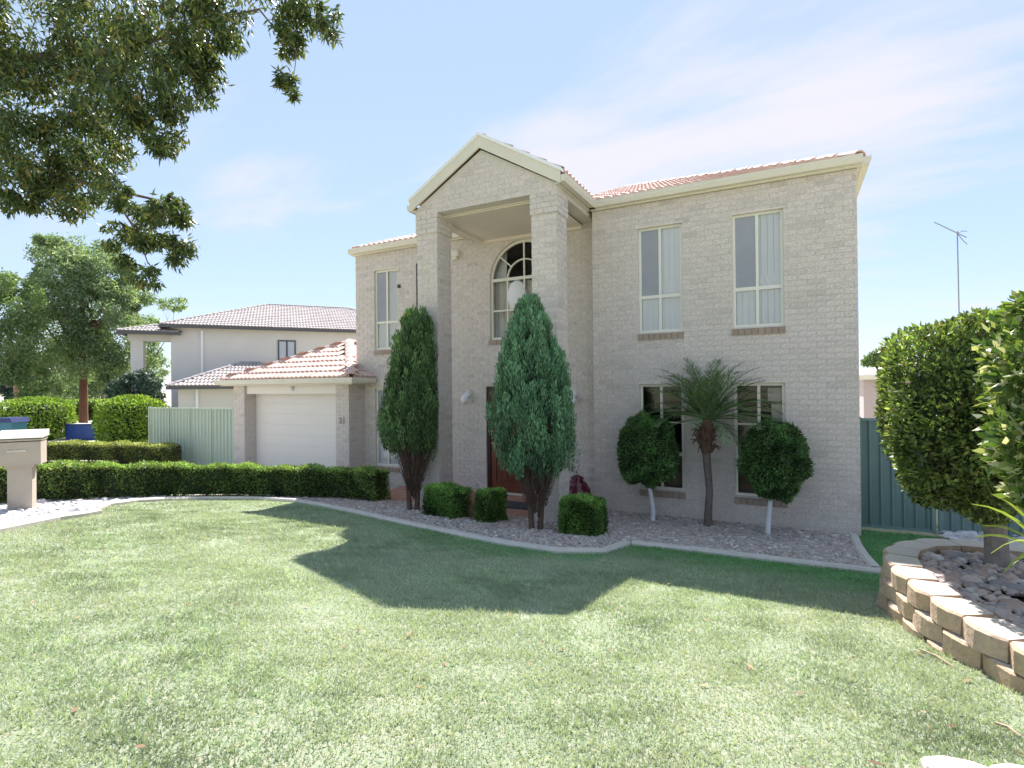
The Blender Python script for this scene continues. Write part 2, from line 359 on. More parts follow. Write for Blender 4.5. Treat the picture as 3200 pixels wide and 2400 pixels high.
def strip(name, pts, w, h, mat, parent=None, closed=False, z=None, sub=.15):
    """a kerb: rectangular section carried along a polyline over the ground"""
    P = [np.array(pts[0], float)]
    for a, b in zip(pts[:-1], pts[1:]):
        a = np.array(a, float); b = np.array(b, float); n = max(1, int(np.linalg.norm(b - a) / sub))
        P += [a + (b - a) * i / n for i in range(1, n + 1)]
    V = []; n = len(P)
    for i in range(n):
        d = P[min(i + 1, n - 1)] - P[max(i - 1, 0)]; d /= np.linalg.norm(d) + 1e-9; q = np.array([-d[1], d[0]])
        for s_, top in ((-.5, 0), (-.5, .8), (-.3, 1), (.3, 1), (.5, .8), (.5, 0)):
            x, y = P[i] + q * s_ * w; V.append((x, y, float(G(*P[i])) - .06 + (h + .06) * top))
    F = [(i * 6 + j, i * 6 + j + 1, (i + 1) * 6 + j + 1, (i + 1) * 6 + j) for i in range(n - 1) for j in range(5)] + [tuple(range(6)), tuple(range((n - 1) * 6, n * 6))[::-1]]
    return obj(name, V, F, mat, parent)

# ------------------------------------------------------------------ foliage helpers
def rot_frames(n, up=None, spread=1.):
    """random leaf axes a (length) and b (width)"""
    a = RNG.normal(size=(n, 3))
    if up is not None: a = np.asarray(up) + a * spread
    a /= np.linalg.norm(a, axis=1)[:, None] + 1e-9
    b = np.cross(a, RNG.normal(size=(n, 3))); b /= np.linalg.norm(b, axis=1)[:, None] + 1e-9
    return a, b
def leaf_mesh(P, a, b, ln, wd):
    """diamond leaves (two triangles each, one quad) with base at P"""
    n = len(P); ln = np.broadcast_to(ln, n)[:, None]; wd = np.broadcast_to(wd, n)[:, None]
    V = np.empty((n, 4, 3)); V[:, 0] = P; V[:, 1] = P + a * ln * .45 + b * wd * .5; V[:, 2] = P + a * ln; V[:, 3] = P + a * ln * .45 - b * wd * .5
    return V.reshape(-1, 3), np.arange(4 * n).reshape(-1, 4)
def ell_pts(n, c, r, shell=.0):
    """random points in an ellipsoid, biased to its outside"""
    d = RNG.normal(size=(n, 3)); d /= np.linalg.norm(d, axis=1)[:, None]
    q = (shell + (1 - shell) * RNG.random(n)) ** (1 / 2.2)
    return np.array(c) + d * q[:, None] * np.array(r), d
def set_tone(o, tone, k):
    at_ = o.data.attributes.new('tone', 'FLOAT', 'POINT'); at_.data.foreach_set('value', np.repeat(np.asarray(tone, np.float32), k)); return o
def foliage(name, P, a, b, ln, wd, mat, parent, origin=None, tone=None):
    V, F = leaf_mesh(P, a, b, ln, wd); o = obj(name, V, F, mat, parent, origin)
    return o if tone is None else set_tone(o, tone, 4)
def fourier(x, y, sc, seed, n=14):
    """smooth random field of about unit size"""
    r_ = np.random.default_rng(seed); k = r_.normal(size=(n, 2)) * sc; p = r_.random(n) * 6.283
    return sum(np.sin(k[i, 0] * x + k[i, 1] * y + p[i]) for i in range(n)) / math.sqrt(n / 2)

# ================================================================== GROUND
gx = np.concatenate([[-900, -400, -200, -120, -80, -60, -45], np.arange(-36, 12.01, .5), [16, 25, 40, 80, 160, 400, 900]])
gy = np.concatenate([[-900, -300, -100, -40, -20], np.arange(-14, 12.01, .5), [16, 25, 40, 70, 120, 250, 500, 1200]])
XX, YY = np.meshgrid(gx, gy, indexing='ij'); ZZ = G(XX, YY) - .02
nx, ny = XX.shape
idx = np.arange(nx * ny).reshape(nx, ny)
F = np.stack([idx[:-1, :-1], idx[1:, :-1], idx[1:, 1:], idx[:-1, 1:]], -1).reshape(-1, 4)
surf('far_ground', (.34, .37, .22), (.46, .44, .31), .5, .95)
tag(link('ground', mesh('ground', np.stack([XX, YY, ZZ], -1).reshape(-1, 3), F, 'far_ground', True)), kind='structure')

KERB = [(-8.3, -7.2), (-8.73, -6.5), (-9.2, -5.8), (-9.42, -5.25)]
KERB2 = [(-9.75, -5.12), (-10.2, -4.75), (-10.47, -4.2), (-10.42, -3.75), (-10.15, -3.2), (-9.6, -2.62), (-8.9, -2.36), (-8.1, -2.46), (-7.2, -2.66), (-6.3, -2.9), (-5.5, -3.1), (-4.7, -3.28), (-3.95, -3.42), (-3.3, -3.40), (-2.86, -3.08), (-2.78, -2.36)]
KERB3 = [(-2.78, -2.40), (-1.96, -2.25), (-.94, -2.22), (-.02, -2.18)]
KERB4 = [(-.02, -2.18), (-.05, -1.2), (-.04, -.05)]
WALLPATH = [(2.7, -7.35), (2.1, -6.95), (1.5, -6.52), (1.0, -6.15), (.62, -5.85), (.36, -5.58), (.20, -5.28), (.05, -4.95), (-.08, -4.58), (-.17, -4.15), (-.20, -3.72), (-.14, -3.36), (.03, -3.06), (.26, -2.88), (.56, -2.80), (.95, -2.82), (1.4, -2.9), (1.8, -3.0)]
LAWN = KERB + KERB2 + KERB3[1:] + KERB4[1:] + [(-.04, .45), (.98, .45), (.98, -2.7), (.5, -2.8), (.2, -2.9), (0., -3.1), (-.14, -3.4), (-.2, -3.75), (-.17, -4.15), (-.08, -4.58), (.05, -4.95), (.2, -5.28), (.4, -5.6), (1.0, -6.15), (2.2, -7.05), (3.2, -7.7), (3.2, -9.9), (-8, -9.9)]
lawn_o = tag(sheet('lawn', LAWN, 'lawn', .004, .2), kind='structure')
DRIVE = [(-13.9, -.12), (-9.75, -.12), (-9.75, .3), (-8.6, .3), (-8.6, -1.0), (-10.4, -1.6), (-11.4, -3.1), (-11.7, -5), (-12, -9.5), (-17, -9.5), (-15.3, -4), (-14.2, -1.2)]
tag(sheet('driveway', DRIVE, 'driveway', .006, .4), kind='structure')
tag(sheet('road', [(-60, -6), (-36, -1.5), (-28, -1.0), (-22, -4), (-19, -12), (-40, -20), (-60, -20)], 'road', .006, 2.), kind='structure')
tag(sheet('pavement', [(-60, 2.5), (-37, 5.5), (-30, 3.5), (-24.6, 1.2), (-21.6, -3), (-28, -.9), (-36, -1.4), (-60, -5.9)], 'driveway', .010, 2.), kind='structure')
# gravel beds
BED_R = KERB3 + [(-.02, -.0), (-3.95, .0), (-3.95, -1.0), (-3.4, -1.2)]
BED_L = KERB2 + [(-3.4, -1.2), (-3.95, -1.35), (-8.4, -1.05), (-9.4, -1.5), (-10.5, -2.4), (-11.1, -3.5), (-11.4, -5.2), (-11.2, -7.0), (-8.3, -7.2), (-8.73, -6.5), (-9.2, -5.8), (-9.42, -5.25)]
tag(sheet('gravel_bed', BED_R, 'gravel_bed', .015, .3), kind='structure')
tag(sheet('gravel_bed', BED_L, 'gravel_bed', .012, .3), kind='structure')
# concrete edging
kt = 'concrete'
tag(strip('garden_edging', KERB + [(-9.62, -5.28)], .13, .075, kt), 'low concrete edging curving round the letterbox gravel', 'edging')
tag(strip('garden_edging', KERB2, .11, .06, kt), 'long curved concrete edging between lawn and entry hedges', 'edging')
tag(strip('garden_edging', [(-2.72, -2.33)] + KERB3[1:] + [(-.04, -2.1)], .11, .06, kt), 'straight concrete edging in front of the palm bed', 'edging')
tag(strip('garden_edging', [(-.06, -2.02), (-.10, -1.2), (-.10, -.06)], .12, .06, kt), 'short concrete edging running back to the house corner', 'edging')

# stones: deformed icosahedra joined as stuff
_ph = (1 + 5 ** .5) / 2
ICO = np.array([(-1, _ph, 0), (1, _ph, 0), (-1, -_ph, 0), (1, -_ph, 0), (0, -1, _ph), (0, 1, _ph), (0, -1, -_ph), (0, 1, -_ph), (_ph, 0, -1), (_ph, 0, 1), (-_ph, 0, -1), (-_ph, 0, 1)]) / 1.9
ICF = np.array([(0, 11, 5), (0, 5, 1), (0, 1, 7), (0, 7, 10), (0, 10, 11), (1, 5, 9), (5, 11, 4), (11, 10, 2), (10, 7, 6), (7, 1, 8), (3, 9, 4), (3, 4, 2), (3, 2, 6), (3, 6, 8), (3, 8, 9), (4, 9, 5), (2, 4, 11), (6, 2, 10), (8, 6, 7), (9, 8, 1)])
def stones(P, size, flat=.6):
    n = len(P)
    V = ICO[None] * (1 + .11 * RNG.normal(size=(n, 12, 1))) * (1 + .2 * np.clip(RNG.normal(size=(n, 1, 3)), -2, 2))
    V[:, :, 2] *= flat
    t = RNG.random(n) * 6.28; c, s = np.cos(t), np.sin(t)
    V = np.stack([V[..., 0] * c[:, None] - V[..., 1] * s[:, None], V[..., 0] * s[:, None] + V[..., 1] * c[:, None], V[..., 2]], -1)
    V = V * np.broadcast_to(size, n)[:, None, None] + P[:, None]
    return V.reshape(-1, 3), (ICF[None] + 12 * np.arange(n)[:, None, None]).reshape(-1, 3)
def scatter_poly(poly, n):
    P = np.array(poly); lo, hi = P.min(0), P.max(0); q = lo + RNG.random((n * 3, 2)) * (hi - lo)
    q = q[inside(poly, q[:, 0], q[:, 1])]; return q[:n]
def stone_field(name, poly, n, size, mat, label, lift=.02):
    q = scatter_poly(poly, n); s = size * np.exp(RNG.normal(size=len(q)) * .28)
    P = np.column_stack([q, G(q[:, 0], q[:, 1]) + lift + s * .15])
    V, Fc = stones(P, s); return tag(obj(name, V, Fc, mat), label, 'gravel', kind='stuff')
shr = lambda poly, k=.0: poly
stone_field('gravel', [(-2.7, -2.32), (-1.96, -2.18), (-.94, -2.15), (-.12, -2.1), (-.16, -.02), (-3.95, -.02), (-3.95, -1.05), (-3.3, -1.3)], 13500, .021, 'pebble', 'mixed river pebbles round the palm and ball trees')
stone_field('gravel', [(p[0], p[1] + .08) for p in KERB2[5:-1]] + [(-2.8, -1.3), (-3.95, -1.35), (-8.4, -1.1), (-9.9, -2.0)], 13000, .021, 'pebble', 'mixed river pebbles along the entry hedges')
stone_field('gravel', [(-8.4, -7.1), (-8.83, -6.45), (-9.3, -5.75), (-9.55, -5.25), (-9.9, -5.0), (-10.3, -4.65), (-10.55, -4.1), (-10.3, -3.1), (-11.0, -3.6), (-11.3, -5.2), (-11.1, -7.0)], 3200, .034, 'pebble_pale', 'pale pebbles round the letterbox')
stone_field('gravel', [(1.05, .9), (3.2, .9), (3.2, -2.5), (1.05, -2.5)], 3800, .045, 'pebble_pale', 'pale crushed stone beyond the green gate', .06)

# ================================================================== HOUSE
house = empty('house', (-5, 3, 0), 'two storey pale brick house with gabled portico and garage', 'house')
TOP = 5.34; YL = .36
PX0, PX1, PY, PW = -6.74, -4.07, -1.5, .425
class Bricks:
    """bricks of one wall: the nearest become parts, the rest one joined part"""
    LST = []
    def __init__(s): s.b = []
    def rect(s, org, eu, ez, en, w, h, openings=(), arch=None, keep=None, off=0.):
        MU, MZ, BW, BH = .24, .086, .231, .0775
        org, eu, ez, en = (np.array(v, float) for v in (org, eu, ez, en))
        nz = int(h / MZ + .999)
        for r in range(nz):
            z0 = r * MZ; z1 = min(z0 + BH, h)
            if z1 - z0 < .02: continue
            u = -(r % 2) * MU / 2 + off
            while u < w:
                a, b = max(u, 0), min(u + BW, w); u += MU
                if b - a < .025: continue
                segs = [(a, b)]
                for (ua, ub, za_, zb_) in openings:
                    if z1 <= za_ + .012 or z0 >= zb_ - .012: continue
                    ns_ = []
                    for (p, q) in segs:
                        if q <= ua or p >= ub: ns_.append((p, q)); continue
                        if p < ua - .02: ns_.append((p, ua - .004))
                        if q > ub + .02: ns_.append((ub + .004, q))
                    segs = ns_
                for (p, q) in segs:
                    if q - p < .02: continue
                    if arch:
                        cu, cz, R = arch
                        if min((x - cu) ** 2 + (y - cz) ** 2 for x in (p, (p + q) / 2, q) for y in (z0, z1)) < R * R and max(z0, z1) > cz - .02: continue
                    if keep and not (keep(p, z1) and keep(q, z1) and keep(p, z0) and keep(q, z0)): continue
                    s.b.append((org + eu * (p + q) / 2 + ez * (z0 + z1) / 2, eu, ez, en, q - p, z1 - z0))
BOXV = np.array([(-.5, -.5, 0), (.5, -.5, 0), (.5, .5, 0), (-.5, .5, 0), (-.5, -.5, 1), (.5, -.5, 1), (.5, .5, 1), (-.5, .5, 1)])
BOXF = np.array([(4, 5, 6, 7), (0, 1, 5, 4), (1, 2, 6, 5), (2, 3, 7, 6), (3, 0, 4, 7)])
def brick_verts(b, proud=.0055):
    c, eu, ez, en, w, h = b
    pr = proud + random.uniform(-.001, .001)
    V = BOXV.copy(); V[4:, :2] *= (1 - .003 / max(w, .02), 1 - .03)
    return c + V[:, :1] * w * eu + V[:, 1:2] * h * ez + (V[:, 2:] * (pr + .012) - .012) * en
def lay(bricks, parent, n_single, mat='brick', name='brick'):
    bs = sorted(bricks.b, key=lambda b: float(np.linalg.norm(b[0] - CAM)))
    cache = {}
    for b in bs[:n_single]:
        key = (round(b[4], 2), round(b[5], 3), tuple(np.round(b[3], 2)))
        if key not in cache:
            z = (np.zeros(3),) + b[1:]; cache[key] = mesh(name, brick_verts(z), BOXF, mat)
        link(name, cache[key], parent, b[0] + b[3] * random.uniform(-.001, .001))
    rest = bs[n_single:]
    if rest:
        V = np.concatenate([brick_verts(b) for b in rest]); Fc = (BOXF[None] + 8 * np.arange(len(rest))[:, None, None]).reshape(-1, 4)
        tag(obj('brickwork', V, Fc, mat, parent), kind='stuff')
def wall_panel(mb, org, eu, ez, en, w, h, openings, depth=.11, arch=None):
    """mortar face with reveals; openings as (u0,u1,z0,z1)"""
    org, eu, ez, en = (np.array(v, float) for v in (org, eu, ez, en))
    us = sorted({0, w, *[o[0] for o in openings], *[o[1] for o in openings]}); zs = sorted({0, h, *[o[2] for o in openings], *[o[3] for o in openings]})
    P = lambda u, z, d=0: org + eu * u + ez * z - en * d
    for u0, u1 in zip(us[:-1], us[1:]):
        for z0, z1 in zip(zs[:-1], zs[1:]):
            if any(o[0] <= (u0 + u1) / 2 <= o[1] and o[2] <= (z0 + z1) / 2 <= o[3] for o in openings): continue
            mb.add([P(u0, z0), P(u1, z0), P(u1, z1), P(u0, z1)], [(0, 1, 2, 3)])
    for o in openings:
        a, b, c, d = o
        edges = [((a, c), (b, c)), ((b, c), (b, d)), ((b, d), (a, d)), ((a, d), (a, c))]
        if arch and abs(o[3] - arch[1] - arch[2]) < .01:
            cu, cz, R = arch; n = 24
            pts = [(cu + R * math.cos(math.pi * i / n), cz + R * math.sin(math.pi * i / n)) for i in range(n + 1)]
            for q0, q1 in zip(pts[:-1], pts[1:]):
                mb.add([P(*q0), P(*q1), P(q1[0], d), P(q0[0], d)], [(0, 1, 2, 3)])
                mb.add([P(*q0), P(*q1), P(*q1, depth), P(*q0, depth)], [(0, 3, 2, 1)])
            edges = [((a, c), (b, c)), ((b, c), (b, cz)), ((a, cz), (a, c))]
        for (p, q) in edges: mb.add([P(*p), P(*q), P(*q, depth), P(*p, depth)], [(0, 3, 2, 1)])

WA, WB = (-3.177, -2.452), (-1.676, -.951)
UP, LO = (3.12, 4.915), (.458, 2.24)
X0, XI, XL = 0., -4.0, -9.97
BR = Bricks()
mbw = MB()
EX, EZ_, FR = (1, 0, 0), (0, 0, 1), (0, -1, 0)
# right block, front
ops = [(x0 - XI, x1 - XI, z0 + .25, z1 + .25) for (x0, x1) in (WA, WB) for (z0, z1) in (UP, LO)]
wall_panel(mbw, (XI, 0, -.25), EX, EZ_, FR, X0 - XI, TOP + .25, ops); BR.rect((XI, 0, -.25), EX, EZ_, FR, X0 - XI, TOP + .25, ops)
# side of the right block and back shell
mbw.add([(0, 0, -.25), (0, 9, -.25), (0, 9, TOP), (0, 0, TOP)], [(0, 1, 2, 3)]); BR.rect((0, 0, -.25), (0, 1, 0), EZ_, (1, 0, 0), 9., TOP + .25)
mbw.add([(XI, 0, -.25), (XI, YL, -.25), (XI, YL, TOP), (XI, 0, TOP)], [(3, 2, 1, 0)])
mbw.add([(0, 9, -.25), (XL, 9, -.25), (XL, 9, TOP), (0, 9, TOP)], [(0, 1, 2, 3)])
mbw.add([(XL, YL, -.25), (XL, 9, -.25), (XL, 9, TOP), (XL, YL, TOP)], [(3, 2, 1, 0)])
BR.rect((XL, YL, -.25), (0, 1, 0), EZ_, (-1, 0, 0), .6, TOP + .25)
# entry wall and left wing
AWX0, AWX1, AWS, AWC = -6.325, -4.815, 3.18, 4.40
AR = (AWX1 - AWX0) / 2
DX0, DX1, DZ0, DZ1 = -6.44, -4.72, .06, 2.23
WLX = (-9.40, -8.72)
ops = [(WLX[0] - XL, WLX[1] - XL, 3.11 + .25, 4.93 + .25), (WLX[0] - XL, WLX[1] - XL, .44 + .25, 2.21 + .25), (DX0 - XL, DX1 - XL, DZ0 + .25, DZ1 + .25), (AWX0 - XL, AWX1 - XL, AWS + .25, AWC + AR + .25)]
arch = ((AWX0 + AWX1) / 2 - XL, AWC + .25, AR)
ops_b = ops[:3] + [(AWX0 - XL, AWX1 - XL, AWS + .25, AWC + .25)]
wall_panel(mbw, (XL, YL, -.25), EX, EZ_, FR, XI - XL, TOP + .25, ops, arch=arch)
BR.rect((XL, YL, -.25), EX, EZ_, FR, XI - XL, TOP + .25, ops_b, arch=(arch[0], arch[1], AR + .115))
walls = mbw.build('wall', 'mortar', house)
lay(BR, walls, 300)
# arch ring of bricks on edge
for i in range(29):
    t_ = math.pi * (i + .5) / 29; er = np.array([math.cos(t_), 0, math.sin(t_)]); et = np.array([-math.sin(t_), 0, math.cos(t_)])
    c_ = np.array([(AWX0 + AWX1) / 2, YL, AWC]) + er * (AR + .058)
    obj('arch_brick', brick_verts((c_, et, er, np.array([0, -1., 0]), .078, .108)), BOXF, 'brick', walls)

# portico: two piers with a beam and gable over them
PB = Bricks(); mbp = MB()
ZB, ZR, ZAP, ZL = 5.26, 5.37, 6.163, 4.94
XM = (PX0 + PX1) / 2
for x0, x1 in ((PX0, PX0 + PW), (PX1 - PW, PX1)):
    mbp.box((x0, PY, -.25), (x1, PY + PW, ZB))
    for a, b, e in ((-.25, ZL - .01, 0.), (ZL - .01, ZB, .018)):
        PB.rect((x0 - e, PY - e, a), EX, EZ_, FR, PW + 2 * e, b - a)
        PB.rect((x1 + e, PY - e, a), (0, 1, 0), EZ_, (1, 0, 0), PW + 2 * e, b - a, off=.06)
        PB.rect((x0 - e, PY - e, a), (0, 1, 0), EZ_, (-1, 0, 0), PW + 2 * e, b - a, off=.06)
    mbp.box((x0 - .014, PY - .014, ZL), (x1 + .014, PY + PW + .014, ZB - .003))
E2 = .016
gp_ = [(PX0 - E2, PY - E2, ZB), (PX1 + E2, PY - E2, ZB), (PX1 + E2, PY - E2, ZR), (XM, PY - E2, ZAP), (PX0 - E2, PY - E2, ZR)]
mbp.prism(gp_, (0, .24, 0))
sl = (ZAP - ZR) / ((PX1 - PX0) / 2)
PB.rect((PX0 - E2, PY - E2, ZB), EX, EZ_, FR, PX1 - PX0 + 2 * E2, ZAP - ZB, keep=lambda u, z: z + ZB < ZAP - sl * abs(u + PX0 - E2 - XM) - .005)
# side beams from piers back to the wall
mbp.box((PX1 - .24, PY + .26, ZB + .002), (PX1, YL + .05, ZR + .25)); mbp.box((PX0, PY + .26, ZB + .002), (PX0 + .24, YL + .05, ZR + .25))
port = mbp.build('portico', 'mortar', house)
lay(PB, port, 150)
mb = MB(); mb.box((PX0 + .24, PY + .23, ZB - .035), (PX1 - .24, YL, ZB - .02)); mb.box((PX0 + PW + .001, PY + .19, ZB - .018), (PX1 - PW - .001, PY + .235, ZB - .003))
mb.build('ceiling_panel', 'soffit', port)
mb = MB(); mb.box((PX0 + .245, PY + .44, ZB - .09), (PX0 + .29, YL, ZB - .036)); mb.box((PX0 + .29, YL - .045, ZB - .09), (PX1 - .25, YL - .001, ZB - .036)); mb.build('cornice', 'soffit', port)

# windows
def bar(mb, x0, x1, z0, z1, y, d=.05): mb.box((x0, y, z0), (x1, y + d, z1))
def window(x0, x1, z0, z1, Y, upper, sill=True, rail=None, fb=None):
    """cream aluminium window: frame with children pane, blind and sill bricks"""
    y = Y + .045; fw = .042; xm = x0 + (x1 - x0) * .49; zr = z0 + (z1 - z0) * rail
    mb = MB()
    bar(mb, x0, x0 + fw, z0, z1, y, .06); bar(mb, x1 - fw, x1, z0, z1, y, .06)
    bar(mb, x0 + fw, x1 - fw, z0, z0 + fw, y, .06); bar(mb, x0 + fw, x1 - fw, z1 - fw, z1, y, .06)
    bar(mb, xm - .022, xm + .022, z0 + fw, z1 - fw, y + .003, .05)
    bar(mb, x0 + fw, xm - .022, zr - .028, zr + .028, y + .002, .05); bar(mb, xm + .022, x1 - fw, zr - .028, zr + .028, y + .002, .05)
    w = mb.build('window', 'frame', house)
    for a, b in ((x0 + fw, xm - .022), (xm + .022, x1 - fw)):
        for c_, d_ in ((z0 + fw, zr - .028), (zr + .028, z1 - fw)):
            obj('pane', [(a, y + .02, c_), (b, y + .02, c_), (b, y + .02, d_), (a, y + .02, d_)], [(0, 1, 2, 3)], 'glass', w)
    if upper:
        mb = MB(); n = 9; xx = np.linspace(x0 - .05, x1 + .05, n + 1)
        for i in range(n): mb.add([(xx[i] + .003, y + .052, z0 - .05), (xx[i + 1], y + .058, z0 - .05), (xx[i + 1], y + .058, z1 + .05), (xx[i] + .003, y + .052, z1 + .05)], [(0, 1, 2, 3)])
        mb.build('blind', 'blind', w)
        MB().box((x0 + fw + .002, y + .010, zr + .03), (xm - .024, y + .014, z1 - fw - .002)).build('fly_screen', 'screen', w)
    if sill:
        n = 8; xs = np.linspace(x0 - .02, x1 + .02, n + 1)
        for i in range(n):
            a, b = xs[i] + .004, xs[i + 1] - .004
            MB().add([(a, Y + .04, z0 - .005), (b, Y + .04, z0 - .005), (b, Y - .04, z0 - .032), (a, Y - .04, z0 - .032), (a, Y + .04, z0 - .105), (b, Y + .04, z0 - .105), (b, Y - .026, z0 - .125), (a, Y - .026, z0 - .125)],
                     [(0, 1, 2, 3), (3, 2, 6, 7), (0, 3, 7, 4), (1, 5, 6, 2), (4, 7, 6, 5)]).build('sill_brick', 'sill_brick', w)
    mb = MB(); bar(mb, x0 - .03, x1 + .03, z1 + .006, z1 + .022, Y - .012, .1); mb.build('lintel', 'soffit', w)
    return w
wu1 = window(*WA, *UP, 0, True, rail=.34); wu2 = window(*WB, *UP, 0, True, rail=.34)
wl1 = window(*WA, *LO, 0, False, rail=.34); wl2 = window(*WB, *LO, 0, False, rail=.34)
wl3 = window(*WLX, 3.11, 4.93, YL, True, rail=.34); wl4 = window(*WLX, .44, 2.21, YL, True, rail=.34)
# meeting rail of the sashes in the ground floor windows
for w_, (a, b) in ((wl1, WA), (wl2, WB)):
    mb = MB(); bar(mb, a + .043, b - .043, 1.58, 1.605, .05, .045); mb.build('rail', 'frame', w_)
# the rooms behind the ground floor windows
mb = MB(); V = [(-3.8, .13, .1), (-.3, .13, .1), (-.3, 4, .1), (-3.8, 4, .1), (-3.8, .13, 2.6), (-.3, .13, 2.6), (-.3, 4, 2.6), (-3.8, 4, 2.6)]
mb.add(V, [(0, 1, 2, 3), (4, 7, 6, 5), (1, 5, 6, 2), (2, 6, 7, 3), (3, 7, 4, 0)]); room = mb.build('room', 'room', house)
mb = MB().box((-3.1, .5, .1), (-2.3, .85, .92)).box((-1.65, .45, .1), (-1.15, .8, .95)).box((-2.9, .55, .9), (-2.1, .7, 1.0)); mb.build('cabinet', 'furniture', room)
MB().box((-1.2, .28, 1.95), (-.97, .31, 2.16)).box((-1.15, .30, 1.3), (-.98, .4, 1.9)).build('curtain', 'curtain', room)
# arched stair window
aw = MB(); y = YL + .05; cx_ = (AWX0 + AWX1) / 2
bar(aw, AWX0, AWX0 + .045, AWS, AWC, y, .06); bar(aw, AWX1 - .045, AWX1, AWS, AWC, y, .06); bar(aw, AWX0 + .045, AWX1 - .045, AWS, AWS + .05, y, .06)
bar(aw, AWX0 + .045, AWX1 - .045, AWC - .03, AWC + .03, y - .004, .06)
for k in (1, 2, 3):
    x_ = AWX0 + (AWX1 - AWX0) * k / 4; bar(aw, x_ - .016, x_ + .016, AWS + .05, AWC - .03, y + .004, .04)
bar(aw, AWX0 + .045, AWX1 - .045, 3.755, 3.79, y + .006, .04)
def arc(mb, R0, R1, a0, a1, n=28):
    A = [a0 + (a1 - a0) * i / n for i in range(n + 1)]
    for p, q in zip(A[:-1], A[1:]):
        mb.prism([(cx_ + R * math.cos(t_), y, AWC + R * math.sin(t_)) for R, t_ in ((R0, p), (R1, p), (R1, q), (R0, q))], (0, .055, 0))
arc(aw, AR - .048, AR, 0, math.pi); arc(aw, .36, .385, .08, math.pi - .08)
bar(aw, cx_ - .014, cx_ + .014, AWC + .03, AWC + AR - .045, y + .005, .035)
for s_ in (-1, 1):
    t_ = math.pi / 2 + s_ * math.radians(49); d_ = np.array([math.cos(t_), 0, math.sin(t_)]); n_ = np.array([-d_[2], 0, d_[0]]) * .012
    o_ = np.array([cx_, y + .006, AWC]); aw.prism([o_ + d_ * .38 - n_, o_ + d_ * (AR - .04) - n_, o_ + d_ * (AR - .04) + n_, o_ + d_ * .38 + n_], (0, .03, 0))
awo = aw.build('window', 'frame', house); tag(awo, 'arched window with fan of glazing bars above the door')
for k in range(4):
    a, b = AWX0 + (AWX1 - AWX0) * k / 4 + .018, AWX0 + (AWX1 - AWX0) * (k + 1) / 4 - .018
    for c_, d_ in ((AWS + .05, 3.753), (3.792, AWC - .03)):
        obj('pane', [(a, y + .022, c_), (b, y + .022, c_), (b, y + .022, d_), (a, y + .022, d_)], [(0, 1, 2, 3)], 'glass', awo)
n_ = 20; pts = [(cx_ + (AR - .05) * math.cos(math.pi * i / n_), y + .024, AWC + .03 + (AR - .08) * math.sin(math.pi * i / n_)) for i in range(n_ + 1)]
obj('pane', pts, [tuple(range(n_ + 1))], 'glass', awo)
mb = MB(); xx = np.linspace(AWX0 - .02, AWX1 + .02, 25)
for i in range(24): mb.add([(xx[i], y + .16 + .03 * (i % 2), AWS - .05), (xx[i + 1], y + .16 + .03 * ((i + 1) % 2), AWS - .05), (xx[i + 1], y + .16 + .03 * ((i + 1) % 2), AWC - .02), (xx[i], y + .16 + .03 * (i % 2), AWC - .02)], [(0, 1, 2, 3)])
mb.build('curtain', 'curtain', awo)
mb = MB(); mb.box((AWX0 - .02, y + .2, AWC - .02), (AWX0 + .26, y + .23, AWC + .7)); mb.build('wall_return', 'blind', awo)
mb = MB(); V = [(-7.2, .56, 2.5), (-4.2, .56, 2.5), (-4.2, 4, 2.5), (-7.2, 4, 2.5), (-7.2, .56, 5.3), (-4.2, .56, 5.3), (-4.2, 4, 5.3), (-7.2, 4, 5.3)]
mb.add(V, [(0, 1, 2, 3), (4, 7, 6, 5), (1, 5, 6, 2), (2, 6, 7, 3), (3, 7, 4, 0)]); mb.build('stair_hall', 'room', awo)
MB().lathe((-5.75, YL + .15, 3.72), [(.05, .0), (.16, .08), (.215, .26), (.215, .42), (.16, .58), (.06, .66)], 20).build('paper_lantern', 'blind', awo, smooth=True)
for i in range(8):
    a = AWX0 - .03 + i * (AWX1 - AWX0 + .06) / 8
    MB().box((a + .004, YL - .03, AWS - .1), (a + .19, YL + .04, AWS - .006)).build('sill_brick', 'sill_brick', awo)

# front door with frame, glazed leaf and side leaf
mb = MB(); y = YL + .03
bar(mb, DX0, DX0 + .07, DZ0, DZ1, y, .1); bar(mb, DX1 - .07, DX1, DZ0, DZ1, y, .1); bar(mb, DX0 + .07, DX1 - .07, DZ1 - .08, DZ1, y, .1); bar(mb, -5.58, -5.5, DZ0, DZ1 - .08, y + .004, .09)
door = mb.build('front_door', 'door_dark', house)
for (a, b, nm) in ((DX0 + .073, -5.583, 'leaf'), (-5.497, DX1 - .073, 'leaf')):
    mb = MB(); z0, z1 = DZ0 + .03, DZ1 - .083; yy = y + .03
    st = .115; cz_ = .92
    bar(mb, a, a + st, z0, z1, yy, .045); bar(mb, b - st, b, z0, z1, yy, .045); bar(mb, a + st, b - st, z0, z0 + .2, yy, .045); bar(mb, a + st, b - st, z1 - .14, z1, yy, .045)
    bar(mb, a + st, b - st, cz_ - .07, cz_ + .07, yy, .045)
    lf = mb.build(nm, 'door_red', door)
    mb = MB(); bar(mb, a + st + .004, b - st - .004, z0 + .204, cz_ - .074, yy + .018, .02); m_ = (a + b) / 2
    for c_ in np.linspace(a + st + .03, b - st - .12, 4): bar(mb, c_, c_ + .085, z0 + .25, cz_ - .11, yy + .008, .012)
    mb.build('panel', 'door_red', lf)
    mb = MB(); bar(mb, a + st + .002, b - st - .002, cz_ + .072, z1 - .142, yy + .02, .006); mb.build('glazing', 'pane_dark', lf)
MB().tube([(DX0 + .12, y + .03, 1.07), (DX0 + .12, y - .03, 1.07), (DX0 + .20, y - .035, 1.07)], .011).build('handle', 'brass', door)
